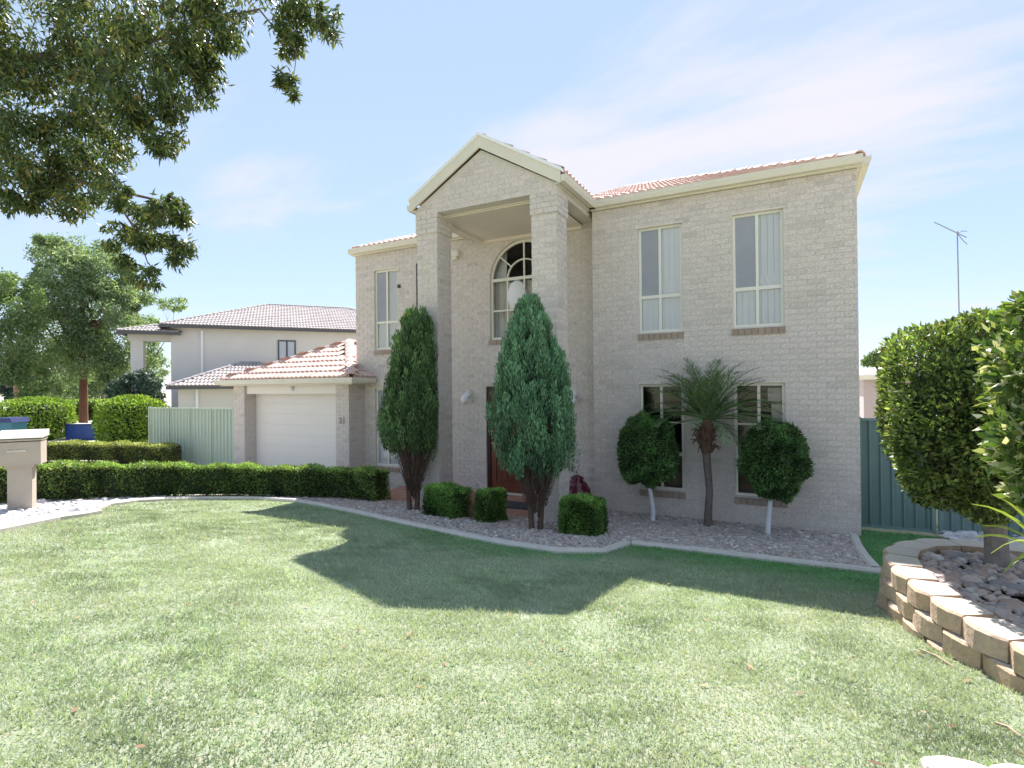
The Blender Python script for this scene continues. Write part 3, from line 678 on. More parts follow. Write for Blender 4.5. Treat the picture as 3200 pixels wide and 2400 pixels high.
MB().lathe((DX0 + .12, y + .01, 1.155), [(.018, 0), (.022, .012), (.018, .025)], 10).build('lock', 'brass', door)
MB().box((DX0, YL - .05, DZ0 - .02), (DX1, YL + .1, DZ0 + .018)).build('threshold', 'cream', door)

# porch paving bricks and step
PVX = [(-8.55, -4.05)]
porch = MB().box((-8.5, -1.32, -.2), (-4.02, .35, .035)).build('porch', 'mortar', house); k = 0
xs = np.arange(-8.48, -4.10, .235); ys = np.arange(-1.30, .34, .235)
pm = {}
for j, yy in enumerate(ys):
    for i, xx in enumerate(xs):
        if yy + .22 > .34: continue
        if 'm' not in pm: pm['m'] = mesh('paver', *(lambda q: (q.V, q.F))(MB().box((0, 0, 0), (.225, .225, .02))), 'terracotta')
        if any(x0 - .2 < xx < x1 + .02 and yy < PY + PW + .02 for x0, x1 in ((PX0, PX0 + PW), (PX1 - PW, PX1))): continue
        link('paver', pm['m'], porch, (xx, yy, .036 + random.uniform(0, .003)))
tag(sheet('path', [(-9.7, -.1), (-8.5, -.1), (-8.5, -1.3), (-4.02, -1.3), (-4.0, -2.0), (-4.5, -2.3), (-4.95, -2.2), (-5.1, -1.7), (-7.2, -1.5), (-7.35, -2.35), (-7.9, -2.2), (-8.4, -1.2), (-9.5, -1.4), (-9.75, -.6)], 'porch_brick', .028, .3), kind='structure')
tag(MB().box((-5.65, -.75, .061), (-4.75, -.25, .075)).build('door_mat', 'rubber_mat'), 'dark door mat lying in front of the red front door', 'door mat')

# roof: base planes, tiles, hip caps, gutters
def tile_mesh(w, l, mat):
    n = 8; us = np.linspace(0, w, n + 1); prof = .016 * np.cos(us / w * 4 * math.pi) + .016
    V = [(u, 0, p + .034) for u, p in zip(us, prof)] + [(u, l, p + .004) for u, p in zip(us, prof)] + [(u, 0, p * .6) for u, p in zip(us, prof)]
    m_ = n + 1
    F_ = [(i, i + 1, m_ + i + 1, m_ + i) for i in range(n)] + [(2 * m_ + i, 2 * m_ + i + 1, i + 1, i) for i in range(n)]
    return np.array(V), F_
TW, TE, TLN = .30, .34, .40
def tile_slope(parent, name, org, eu, pitch_dir, pitch, w, l, keep, mat, nmax, lift=.012):
    """lays tiles over a slope; org = eave corner, eu along the eave, pitch_dir horizontal uphill"""
    org = np.array(org, float); eu = np.array(eu, float); pd = np.array(pitch_dir, float)
    ev = pd * math.cos(pitch) + np.array([0, 0, 1.]) * math.sin(pitch); en = np.cross(eu, ev)
    if en[2] < 0: en = -en
    V0, F0 = tile_mesh(TW, TLN, mat); loc = []
    flip = np.cross(eu, ev)[2] < 0
    for r in range(int(l / TE) + 1):
        for c_ in range(-1, int(w / TW) + 2):
            u0 = c_ * TW; v0 = r * TE
            if v0 + TE > l + .03 or not keep(u0 + TW / 2, v0 + TE * .45): continue
            loc.append(org + eu * u0 + ev * v0 + en * lift)
    R = Matrix(((eu[0], ev[0], en[0]), (eu[1], ev[1], en[1]), (eu[2], ev[2], en[2])))
    Vr = V0 @ np.array(R).T
    loc.sort(key=lambda p: float(np.linalg.norm(p - CAM)))
    F1 = [f[::-1] for f in F0] if flip else F0
    me = mesh(name, Vr, F1, mat)
    for p in loc[:nmax]: link(name, me, parent, p + np.array([0, 0, random.uniform(-.002, .003)]))
    rest = loc[nmax:]
    if rest:
        V = np.concatenate([Vr + p for p in rest]); Fc = (np.array(F1)[None] + len(V0) * np.arange(len(rest))[:, None, None]).reshape(-1, 4)
        tag(obj('tile_field', V, Fc, mat, parent), kind='stuff')
def caps(parent, a, b, mat, r=.11, n=None):
    """half round ridge caps from a (low) to b"""
    a = np.array(a, float); b = np.array(b, float); d = b - a; Ln = np.linalg.norm(d); d /= Ln; n = n or max(2, int(Ln / .36))
    sd_ = np.cross(d, (0, 0, 1)); sd_ /= np.linalg.norm(sd_); up = np.cross(sd_, d)
    if up[2] < 0: up = -up
    for i in range(n):
        p = a + d * Ln * i / n; q = a + d * (Ln * (i + 1) / n + .05); V = []
        for P, rr in ((p, r * 1.08), (q, r * .94)):
            for j in range(9):
                t_ = math.pi * j / 8; V.append(P + sd_ * rr * math.cos(t_) + up * rr * math.sin(t_) * .75 - up * .03)
        V += [a_ - up * .018 for a_ in V[:9]]
        F_ = [(j, j + 1, 10 + j, 9 + j) for j in range(8)] + [(18 + j, 19 + j, 1 + j, j) for j in range(8)]
        obj('hip_cap', V, F_, mat, parent)
def gutter(parent, pts, mat='cream', h=.115, d=.115, name='gutter'):
    """quad gutter with rolled lip along an eave; pts in order, outside to the right of travel"""
    mb = MB(); P = [np.array(p, float) for p in pts]; n = len(P)
    prof = [(0, 0), (d * .8, 0), (d, h * .55), (d * .94, h * .72), (d, h * .9), (d, h), (d * .9, h), (d * .88, h * .9), (0, h * .9)]
    rings = []
    for i in range(n):
        a = P[i] - P[i - 1] if i else P[1] - P[0]; b = P[i + 1] - P[i] if i < n - 1 else P[i] - P[i - 1]
        a = a / np.linalg.norm(a); b = b / np.linalg.norm(b)
        na = np.array([a[1], -a[0], 0]); nb = np.array([b[1], -b[0], 0]); m_ = na + nb; m_ = m_ / (m_ @ na)
        rings.append([P[i] + m_ * u + np.array([0, 0, v]) for u, v in prof])
    k = len(prof)
    mb.add([v for r_ in rings for v in r_], [(i * k + j, i * k + (j + 1) % k, (i + 1) * k + (j + 1) % k, (i + 1) * k + j) for i in range(n - 1) for j in range(k)] + [tuple(range(k)), tuple(range((n - 1) * k, n * k))[::-1]])
    return mb.build(name, mat, parent)

PITCH = math.radians(22); OV = .07; ZE = TOP + .02
roof_mb = MB(); tp = math.tan(PITCH)
xa, xb, yr, yl_, yb = XL - OV, X0 + OV, -OV, YL - OV, 9.2
hy = (yb - yr) / 2; zr_ = ZE + .11 + hy * tp; ym = yr + hy
e0 = ZE + .11
roof_mb.add([(XI - .6, yr, e0), (xb, yr, e0), (xb - hy, ym, zr_), (XI - 2.2, ym, zr_)], [(0, 1, 2, 3)])
hl = (yb - yl_) / 2; zl_ = e0 + hl * tp; yml = yl_ + hl
roof_mb.add([(xa, yl_, e0), (XI - .6, yl_, e0), (XI - .6, yml, zl_), (xa + hl, yml, zl_)], [(0, 1, 2, 3)])
roof_mb.add([(xb, yr, e0), (xb, yb, e0), (xb - hy, ym, zr_)], [(0, 1, 2)]); roof_mb.add([(xa, yb, e0), (xa, yl_, e0), (xa + hl, yml, zl_)], [(0, 1, 2)])
roof_mb.add([(xb, yb, e0), (xa, yb, e0), (xa + hl, yml, zl_), (xb - hy, ym, zr_)], [(0, 1, 2, 3)])
roof = roof_mb.build('roof', 'tile', house)
tile_slope(roof, 'roof_tile', (xb - 6.6, yr - .03, e0), (1, 0, 0), (0, 1, 0), PITCH, 6.6, 5.2, lambda u, v: 1.75 < u < 6.6 - v * math.cos(PITCH) - .02, 'tile', 250)
tile_slope(roof, 'roof_tile', (xa, yl_ - .03, e0), (1, 0, 0), (0, 1, 0), PITCH, 3.9, 2.2, lambda u, v: v * math.cos(PITCH) + .02 < u < 3.9, 'tile', 60)
caps(roof, (xb - .02, yr + .02, e0 + .04), (xb - hy, ym, zr_ + .04), 'tile'); caps(roof, (xa + .02, yl_ + .02, e0 + .04), (xa + hl, yml, zl_ + .04), 'tile', n=18)
# eaves: soffit boards and gutters
for a_, b_ in (((XI - .0, yr + .012, ZE - .022), (X0 + OV - .012, -.012, ZE - .002)), ((XL - OV + .012, YL - OV + .012, ZE - .022), (PX0 - .02, YL - .012, ZE - .002)), ((X0 + .012, -.0, ZE - .022), (X0 + OV - .012, 9, ZE - .002)), ((XL - OV + .012, YL, ZE - .022), (XL - .012, 9, ZE - .002))): MB().box(a_, b_).build('soffit', 'cream', roof)
GXR, GXL, GYF = PX1 + .07, PX0 - .07, PY - .06
gutter(roof, [(X0 + OV, 9, ZE), (X0 + OV, -OV, ZE)][::-1])
gutter(roof, [(GXR, -OV, ZE), (X0 + OV, -OV, ZE)])
gutter(roof, [(XL - OV, YL - OV, ZE), (GXL, YL - OV, ZE)])
for a_, b_ in (((XI - .0, yr - .0, ZE - .03), (X0 + OV, yr + .012, ZE + .105)), ((XL - OV, yl_, ZE - .03), (PX0, yl_ + .012, ZE + .105)), ((X0 + OV - .012, yr + .012, ZE - .03), (X0 + OV, 9, ZE + .105))): MB().box(a_, b_).build('fascia', 'cream', roof)
# portico roof
pr_mb = MB(); ps = sl; pitch2 = math.atan(sl)
zA = ZAP + .21; hw = (PX1 - PX0) / 2 + .07; ze2 = zA - sl * hw
for s_ in (-1, 1):
    pr_mb.add([(XM + s_ * hw, GYF, ze2), (XM + s_ * hw, 3.2, ze2), (XM, 3.2, zA), (XM, GYF, zA)], [(0, 1, 2, 3)])
proof = pr_mb.build('portico_roof', 'tile', house)
tile_slope(proof, 'roof_tile', (XM + hw + .03, GYF + .06, ze2 - .012), (0, 1, 0), (-1, 0, 0), pitch2, 2.6, hw / math.cos(pitch2), lambda u, v: 0 < u < 2.6, 'tile', 60)
tile_slope(proof, 'roof_tile', (XM - hw - .03, GYF + .06, ze2 - .012), (0, 1, 0), (1, 0, 0), pitch2, 2.6, hw / math.cos(pitch2), lambda u, v: 0 < u < 2.6, 'tile', 60)
caps(proof, (XM, GYF + .08, zA + .03), (XM, 2.6, zA + .03), 'tile', .10)
mb = MB()
for s_ in (-1, 1):
    a = np.array([XM, GYF - .03, zA + .02]); b = np.array([XM + s_ * (hw + .03), GYF - .03, zA + .02 - sl * (hw + .03)]); dn = np.array([0, 0, -.215])
    mb.prism([a, b, b + dn, a + dn] if s_ > 0 else [b, a, a + dn, b + dn], (0, .035, 0))
mb.build('barge_board', 'cream', proof)
mb = MB()
for s_ in (-1, 1):
    a = np.array([XM, GYF - .05, zA + .055]); b = np.array([XM + s_ * (hw + .05), GYF - .05, zA + .055 - sl * (hw + .05)]); dn = np.array([0, 0, -.055])
    mb.prism([a, b, b + dn, a + dn] if s_ > 0 else [b, a, a + dn, b + dn], (0, .12, 0))
mb.build('barge_capping', 'lamp_white', proof)
for s_ in (-1, 1):
    x_ = XM + s_ * hw; MB().box((PX1 + .001 if s_ > 0 else x_ + .012, GYF + .01, ZE - .022), (x_ - .012 if s_ > 0 else PX0 - .001, (-OV if s_ > 0 else YL - OV) , ZE - .002)).build('soffit', 'cream', proof)
gutter(proof, [(GXR, GYF, ZE), (GXR, -OV, ZE)]); gutter(proof, [(GXL, YL - OV, ZE), (GXL, GYF, ZE)])
# rainhead, downpipe and vent fixed to the walls
MB().box((-7.24, YL - .1, 4.98), (-7.04, YL, 5.10)).box((-7.2, YL - .08, 4.92), (-7.08, YL, 4.98)).build('rainhead', 'cream', house)
MB().box((-8.175, YL - .035, 3.2), (-8.135, YL - .0, 4.96)).build('conduit', 'dark_metal', house)
mb = MB().lathe((-8.66, YL - .03, 4.47), [(.035, 0), (.04, .03), (.03, .07)], 10); mb.build('sensor', 'dark_metal', house)

# ------------------------------------------------------------------ garage
GX0, GX1, GYG, GTOP = -13.72, -9.72, -.15, 2.34
GB = Bricks(); mb = MB()
def pier(x0, x1, y0, y1, z1):
    mb.box((x0, y0, -.2), (x1, y1, z1)); GB.rect((x0, y0, -.2), EX, EZ_, FR, x1 - x0, z1 + .2); GB.rect((x1, y0, -.2), (0, 1, 0), EZ_, (1, 0, 0), y1 - y0, z1 + .2, off=.05)
pier(GX0, GX0 + .42, GYG, GYG + .5, GTOP); pier(GX1 - .40, GX1, GYG, YL + .3, GTOP)
mb.box((GX0, GYG + .5, -.2), (GX0 + .1, 5.5, GTOP)); mb.box((GX1 - .1, YL + .3, -.2), (GX1, 5.5, GTOP)); mb.box((GX0, 5.4, -.2), (GX1, 5.5, GTOP))
gar = mb.build('garage', 'mortar', house); lay(GB, gar, 120)
mb = MB(); mb.box((GX0 + .42, GYG + .06, 2.10), (GX1 - .40, GYG + .14, GTOP)); mb.build('lintel', 'garage_white', gar)
gd = MB().box((GX0 + .42, GYG + .36, .0), (GX1 - .40, GYG + .38, 2.12)).build('garage_door', 'garage_white', gar)
for i in range(8):
    z_ = .02 + i * .262; MB().box((GX0 + .425, GYG + .335, z_), (GX1 - .405, GYG + .36, z_ + .2605)).build('slat', 'garage_white', gd)
MB().lathe((-11.6, GYG + .02, 2.17), [(.02, 0), (.045, .03), (.05, .08), (.02, .1)], 10).build('door_lamp', 'lamp_white', gar)
gr_mb = MB(); GOV = .22; ga, gb_, gf, gbk = GX0 - GOV, GX1 + GOV + .08, GYG - GOV, 5.7; ge = GTOP + .11; gp2 = math.radians(24.5); tg = math.tan(gp2); hwg = (gb_ - ga) / 2
apx = (ga + hwg, gf + hwg, ge + hwg * tg); apb = (ga + hwg, gbk - hwg, ge + hwg * tg)
gr_mb.add([(ga, gf, ge), (gb_, gf, ge), apx], [(0, 1, 2)]); gr_mb.add([(gb_, gf, ge), (gb_, gbk, ge), apb, apx], [(0, 1, 2, 3)]); gr_mb.add([(ga, gbk, ge), (ga, gf, ge), apx, apb], [(0, 1, 2, 3)]); gr_mb.add([(gb_, gbk, ge), (ga, gbk, ge), apb], [(0, 1, 2)])
groof = gr_mb.build('garage_roof', 'tile', house)
cg = math.cos(gp2)
tile_slope(groof, 'roof_tile', (ga, gf - .03, ge), (1, 0, 0), (0, 1, 0), gp2, 2 * hwg, hwg / cg, lambda u, v: v * cg < u < 2 * hwg - v * cg, 'tile', 200)
tile_slope(groof, 'roof_tile', (ga - .03, gbk, ge), (0, -1, 0), (1, 0, 0), gp2, gbk - gf, hwg / cg, lambda u, v: v * cg < u < gbk - gf - v * cg, 'tile', 60)
tile_slope(groof, 'roof_tile', (gb_ + .03, gf, ge), (0, 1, 0), (-1, 0, 0), gp2, .8, hwg / cg, lambda u, v: v * cg < u < .8, 'tile', 20)
caps(groof, (ga + .02, gf + .02, ge + .04), (apx[0], apx[1], apx[2] + .04), 'tile'); caps(groof, (gb_ - .02, gf + .02, ge + .04), (apx[0], apx[1], apx[2] + .04), 'tile', .13); caps(groof, (apx[0], apx[1], apx[2] + .04), (apb[0], apb[1], apb[2] + .04), 'tile')
gutter(groof, [(ga, gbk, GTOP), (ga, gf, GTOP), (gb_, gf, GTOP), (gb_, .30, GTOP)], h=.12)
for a_, b_ in (((ga + .003, gf + .003, GTOP - .03), (gb_ - .003, GYG - .011, GTOP - .004)), ((GX1 + .011, GYG - .011, GTOP - .03), (gb_ - .003, YL, GTOP - .004))): MB().box(a_, b_).build('soffit', 'cream', groof)
# house number on the right garage pier
fc = bpy.data.curves.new('house_number', 'FONT'); fc.body = '21'; fc.size = .21; fc.extrude = .006; fc.align_x = 'CENTER'
fo = bpy.data.objects.new('tmp', fc); COL.objects.link(fo); bpy.context.view_layer.update()
me = bpy.data.meshes.new_from_object(fo.evaluated_get(bpy.context.evaluated_depsgraph_get())); bpy.data.objects.remove(fo)
me.materials.clear(); me.materials.append(MATS['numeral']); me.transform(Matrix.Rotation(math.pi / 2, 4, 'X'))
link('house_number', me, gar, (GX1 - .2, GYG - .02, 1.42))

# wall lamps
def wall_lamp(x, label):
    e = empty('wall_lamp', (x, YL, 1.95), label, 'lamp', 'lamps beside the front door'); y = YL
    MB().lathe((x, y - .02, 2.03), [(.05, 0), (.055, .06), (.03, .12)], 12).build('bracket', 'lamp_white', e)
    MB().tube([(x, y, 2.08), (x, y - .1, 2.14), (x, y - .17, 2.1), (x, y - .17, 2.06)], .012).build('arm', 'lamp_white', e)
    MB().lathe((x, y - .17, 1.86), [(.03, 0), (.075, .05), (.085, .12), (.06, .18), (.02, .21)], 14).build('globe', 'lamp_white', e, smooth=True)
wall_lamp(-6.85, 'white wall lamp on the brick to the left of the front door'); wall_lamp(-4.50, 'white wall lamp right of the portico, half hidden by the cypress')
# maroon urn on the porch
e = empty('urn', (-4.20, -.35, .06), 'round glossy maroon pot behind the square hedge by the portico', 'pot')
MB().lathe((-4.20, -.35, .06), [(.12, 0), (.19, .08), (.24, .22), (.23, .36), (.16, .47), (.10, .52), (.12, .56), (.10, .565)], 24).build('body', 'pot', e, smooth=True)
MB().lathe((-4.20, -.35, .62), [(.095, 0), (.09, .02), (.02, .055)], 18).build('lid', 'pot', e, smooth=True)

# ================================================================== HEDGES AND SHRUBS
def hedge(name, path, w, h, mat, n, label, cat='hedge', group=None, leaf=(.045, .022), sparse=None, wav=.02):
    """clipped hedge: leafy skin over a twiggy dark core, following a path over the ground"""
    path = [np.array(p, float) for p in path]; o = np.array([*path[0], float(G(*path[0]))])
    e = empty(name, o, label, cat, group)
    seg = [np.linalg.norm(b - a) for a, b in zip(path[:-1], path[1:])]; Lt = sum(seg); cum = np.concatenate([[0], np.cumsum(seg)]); PA = np.array(path)
    def pos(s_): return np.stack([np.interp(s_, cum, PA[:, 0]), np.interp(s_, cum, PA[:, 1])], -1)
    def tan_(s_):
        d = pos(np.minimum(s_ + .05, Lt)) - pos(np.maximum(s_ - .05, 0)); return d / (np.linalg.norm(d, axis=-1)[..., None] + 1e-9)
    # surface samples: top, two sides, two ends
    A = np.array([Lt * w, Lt * h, Lt * h, w * h, w * h]); face = RNG.choice(5, n, p=A / A.sum())
    s_ = RNG.random(n) * Lt; q = RNG.random(n); r = RNG.random(n)
    u = np.where(face == 0, q - .5, np.where(face == 1, -.5, np.where(face == 2, .5, q - .5))) * w
    z = np.where(face == 0, h, r * h); s_ = np.where(face == 3, 0, np.where(face == 4, Lt, s_))
    nl = np.zeros((n, 3)); t2 = tan_(s_); sd2 = np.stack([-t2[:, 1], t2[:, 0]], -1)
    nl[face == 0] = (0, 0, 1); nl[face == 1, :2] = -sd2[face == 1]; nl[face == 2, :2] = sd2[face == 2]; nl[face == 3, :2] = -t2[face == 3]; nl[face == 4, :2] = t2[face == 4]
    # rounded edges and a slightly uneven clip
    edge = np.maximum(np.abs(u) - (w / 2 - .06), 0) / .06 * (z > h - .06); z = z - edge * .03
    b = pos(s_) + sd2 * u[:, None]
    wob = wav * (np.sin(s_ * 5.1 + 1) + np.sin(s_ * 11.3 + z * 9) + RNG.normal(size=n) * .7)
    P = np.column_stack([b, G(b[:, 0], b[:, 1]) + z]) + nl * (wob - .015 - np.abs(RNG.normal(size=n)) * .025)[:, None]
    if sparse is not None:
        k = sparse(s_ / Lt, z / h) > RNG.random(n); P, nl = P[k], nl[k]
    a_, b_ = rot_frames(len(P), nl * .9 + np.array([0, 0, .25]), .75)
    foliage('leaves', P, a_, b_, RNG.uniform(.7, 1.3, len(P)) * leaf[0], leaf[1], mat, e, tone=np.where(nl[:, 2] > .5, .95, -.05) + .3 * fourier(P[:, 0] + P[:, 2], P[:, 1] * 1.3, 9., 5))  # leaves on the top face toned lighter, painting in the sunlit hedge top
    # core
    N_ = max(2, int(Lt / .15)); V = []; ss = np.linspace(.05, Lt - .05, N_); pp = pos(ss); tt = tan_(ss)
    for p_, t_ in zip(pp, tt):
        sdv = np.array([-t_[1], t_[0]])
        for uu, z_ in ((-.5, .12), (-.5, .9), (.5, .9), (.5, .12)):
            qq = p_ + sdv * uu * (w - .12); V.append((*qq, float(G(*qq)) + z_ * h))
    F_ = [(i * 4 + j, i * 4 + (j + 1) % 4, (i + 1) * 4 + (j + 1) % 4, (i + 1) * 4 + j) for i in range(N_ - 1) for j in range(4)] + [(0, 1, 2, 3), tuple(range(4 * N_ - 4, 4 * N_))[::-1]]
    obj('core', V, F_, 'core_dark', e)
    mb = MB()
    for i in range(max(2, int(Lt / .35))):
        p_ = pos(np.array(.1 + i * (Lt - .2) / max(1, int(Lt / .35) - 1) if Lt > .4 else Lt / 2)); z_ = float(G(*p_))
        mb.tube([(p_[0], p_[1], z_ - .03), (p_[0] + .02, p_[1], z_ + h * .5)], [.018, .01], 6)
    mb.build('stems', 'twig_brown', e)
    return e
HP = [(-11.75, -7.4), (-11.45, -6.2), (-11.27, -5.2), (-11.18, -4.4), (-10.95, -3.55), (-10.45, -2.85), (-9.8, -2.2), (-9.1, -1.75), (-8.5, -1.5), (-7.85, -1.48)]
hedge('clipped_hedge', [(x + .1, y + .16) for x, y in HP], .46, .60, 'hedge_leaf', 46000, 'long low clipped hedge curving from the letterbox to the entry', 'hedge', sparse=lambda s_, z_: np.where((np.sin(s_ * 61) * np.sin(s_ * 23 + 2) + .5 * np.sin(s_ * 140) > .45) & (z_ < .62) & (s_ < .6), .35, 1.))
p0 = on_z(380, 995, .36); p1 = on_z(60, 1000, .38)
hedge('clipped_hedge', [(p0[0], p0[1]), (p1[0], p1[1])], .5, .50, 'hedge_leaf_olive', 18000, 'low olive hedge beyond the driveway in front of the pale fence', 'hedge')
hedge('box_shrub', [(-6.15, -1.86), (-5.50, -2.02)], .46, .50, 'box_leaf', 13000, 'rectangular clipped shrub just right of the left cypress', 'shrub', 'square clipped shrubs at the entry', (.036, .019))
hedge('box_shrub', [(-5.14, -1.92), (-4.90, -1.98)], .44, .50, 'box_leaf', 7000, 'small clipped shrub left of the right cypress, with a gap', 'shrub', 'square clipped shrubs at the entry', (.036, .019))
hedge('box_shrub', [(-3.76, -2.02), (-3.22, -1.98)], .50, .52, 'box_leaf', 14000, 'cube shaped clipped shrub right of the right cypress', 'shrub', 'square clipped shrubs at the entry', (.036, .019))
# dead straw coloured patch between the two entry shrubs
q = np.array([-5.28, -2.0, G(-5.28, -2.0) + .02]); n = 900; P = q + RNG.normal(size=(n, 3)) * (.05, .06, .13) + (0, 0, .18)
a_, b_ = rot_frames(n, np.tile((0, 0, .8), (n, 1)), .8); e = empty('dry_twigs', q, 'straw coloured dry twigs in the gap between two clipped shrubs', 'twigs')
foliage('twigs', P, a_, b_, RNG.uniform(.03, .09, n), .009, 'dead_leaf', e)

# cypresses
def cypress(base, prof, mat, n_pl, label, lean=0., leaf=1., bare=.30, seed=1):
    """prof: list of (z fraction, radius left, radius right)"""
    rg = np.random.default_rng(seed); base = np.array(base, float); H_ = prof[-1][0]
    zs_ = [p[0] for p in prof]; rl = [p[1] for p in prof]; rr = [p[2] for p in prof]
    e = empty('cypress', base, label, 'tree', 'cypresses in front of the portico')
    right = np.array([CR[0], CR[1], 0]); right /= np.linalg.norm(right); fw = np.array([CF[0], CF[1], 0]); fw /= np.linalg.norm(fw)
    def rad(z, th):
        c_ = np.cos(th); return np.where(c_ > 0, np.interp(z, zs_, rr), np.interp(z, zs_, rl)) * np.abs(c_) + np.abs(np.sin(th)) * .5 * (np.interp(z, zs_, rl) + np.interp(z, zs_, rr)) * (1 - np.abs(c_) * .35)
    Ps, As, Ls, Ws, Ts = [], [], [], [], []
    for i in range(n_pl):
        z = H_ * (bare + (1 - bare) * rg.random() ** 1.1); th = rg.random() * 2 * math.pi; R = float(rad(z, th)) * (1 - .5 * rg.random() ** 2.2) * (1 + .07 * math.sin(3 * th + z * 4.2 + seed) + .05 * math.sin(5 * th - z * 7)) * (1 + (.12 * rg.random() if rg.random() < .1 else 0))
        tip = base + right * math.cos(th) * R + fw * math.sin(th) * R + np.array([0, 0, z])
        ln = rg.uniform(.30, .55) * leaf * (1 if z < H_ * .85 else .6); Ts_ = float(np.clip(rg.normal() * .30, -.5, .7)); out_ = (right * math.cos(th) + fw * math.sin(th)) * rg.uniform(.02, .22)
        ax = np.array([0, 0, 1.]) + out_ * (1.1 - z / H_) + rg.normal(size=3) * .06; ax /= np.linalg.norm(ax)
        k = int(rg.integers(90, 150)); t_ = rg.random(k); Ts.append(Ts_ + (t_ - .5) * .7); rr_ = (.060 * np.sin(math.pi * np.clip(t_ * .92 + .06, 0, 1)) + .008) * leaf * rg.uniform(.8, 1.25)
        ph = rg.random(k) * 6.283; s1 = np.cross(ax, (1, .3, .1)); s1 /= np.linalg.norm(s1); s2 = np.cross(ax, s1)
        off = (np.cos(ph)[:, None] * s1 + np.sin(ph)[:, None] * s2)
        Ps.append(tip + ax * ((t_ - .7) * ln)[:, None] + off * rr_[:, None] * rg.random(k)[:, None] ** .5)
        As.append(ax * .95 + off * .22 + rg.normal(size=(k, 3)) * .10); Ls.append(rg.uniform(.03, .06, k)); Ws.append(rg.uniform(.007, .013, k))
    P = np.concatenate(Ps); a_ = np.concatenate(As); a_ /= np.linalg.norm(a_, axis=1)[:, None]
    b_ = np.cross(a_, RNG.normal(size=a_.shape)); b_ /= np.linalg.norm(b_, axis=1)[:, None]
    foliage('crown', P, a_, b_, np.concatenate(Ls) * 1.25, np.concatenate(Ws) * 1.3, mat, e, tone=np.concatenate(Ts))
    # stems and bare inner twigs
    mb = MB()
    for s_ in (-1, 1):
        bx = base + right * .055 * s_; mb.tube([bx - (0, 0, .05), bx + right * .03 * s_ + (0, 0, H_ * .12), base + right * .06 * s_ + (0, 0, H_ * .3), base + right * .04 * s_ + (0, 0, H_ * .75)], [.05, .038, .03, .008], 8)
    mb.build('trunk', 'twig_brown', e)
    mb = MB()
    for i in range(90):
        th = rg.random() * 6.283; z1 = H_ * rg.uniform(.25, .62); z0 = H_ * rg.uniform(.06, .22); R = float(rad(z1, th)) * rg.uniform(.6, .95)
        d = right * math.cos(th) + fw * math.sin(th)
        mb.tube([base + d * .05 + (0, 0, z0), base + d * R * .5 + (0, 0, (z0 + z1) * .5 - .04), base + d * R + (0, 0, z1)], [.012, .009, .004], 5, False)
    mb.build('branches', 'twig_brown', e)
    n = 5200; th = rg.random(n) * 6.283; z = H_ * (.10 + .42 * rg.random(n)); R = rad(z, th) * (.35 + .6 * rg.random(n)); d = np.cos(th)[:, None] * right + np.sin(th)[:, None] * fw
    P = base + d * R[:, None] + np.column_stack([0 * z, 0 * z, z]); a_ = d * .35 + np.array([0, 0, .9]) + rg.normal(size=(n, 3)) * .25; a_ /= np.linalg.norm(a_, axis=1)[:, None]; b_ = np.cross(a_, rg.normal(size=(n, 3))); b_ /= np.linalg.norm(b_, axis=1)[:, None]
    foliage('dead_needles', P, a_, b_, rg.uniform(.04, .12, n), .008, 'twig_brown', e)
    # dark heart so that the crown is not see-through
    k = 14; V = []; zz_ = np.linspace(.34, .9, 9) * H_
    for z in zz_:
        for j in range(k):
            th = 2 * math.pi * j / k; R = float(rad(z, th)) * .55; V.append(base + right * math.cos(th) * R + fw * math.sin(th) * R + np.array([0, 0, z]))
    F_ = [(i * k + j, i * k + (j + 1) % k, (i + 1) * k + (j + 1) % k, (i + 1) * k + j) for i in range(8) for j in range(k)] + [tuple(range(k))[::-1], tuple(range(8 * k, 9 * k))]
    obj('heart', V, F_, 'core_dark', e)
def cyp_profile(bx, by, dep, rows, k=.93):
    """rows: (view y, left x, right x) outline -> (height, left radius, right radius)"""
    m_ = dep * K / FPX
    return sorted([((by - y) * m_, max(.012, (bx - l) * m_) * k, max(.012, (r - bx) * m_) * k) for y, l, r in rows])
b1 = ground_at(893, 1105); d1 = float((b1 - CAM) @ CF)
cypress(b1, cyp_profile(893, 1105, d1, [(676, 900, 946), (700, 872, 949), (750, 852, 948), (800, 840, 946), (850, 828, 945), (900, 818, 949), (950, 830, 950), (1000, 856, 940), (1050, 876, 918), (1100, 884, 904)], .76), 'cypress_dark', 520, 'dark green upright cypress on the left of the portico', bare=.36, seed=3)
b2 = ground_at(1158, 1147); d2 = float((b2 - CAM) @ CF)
cypress(b2, cyp_profile(1158, 1147, d2, [(650, 1132, 1160), (680, 1120, 1175), (720, 1106, 1190), (760, 1096, 1204), (800, 1086, 1216), (850, 1072, 1226), (900, 1066, 1240), (950, 1086, 1234), (1000, 1100, 1216), (1050, 1122, 1198), (1100, 1138, 1178), (1145, 1148, 1168)]), 'cypress_blue', 620, 'tall blue green cypress standing before the red front door', bare=.32, seed=5)

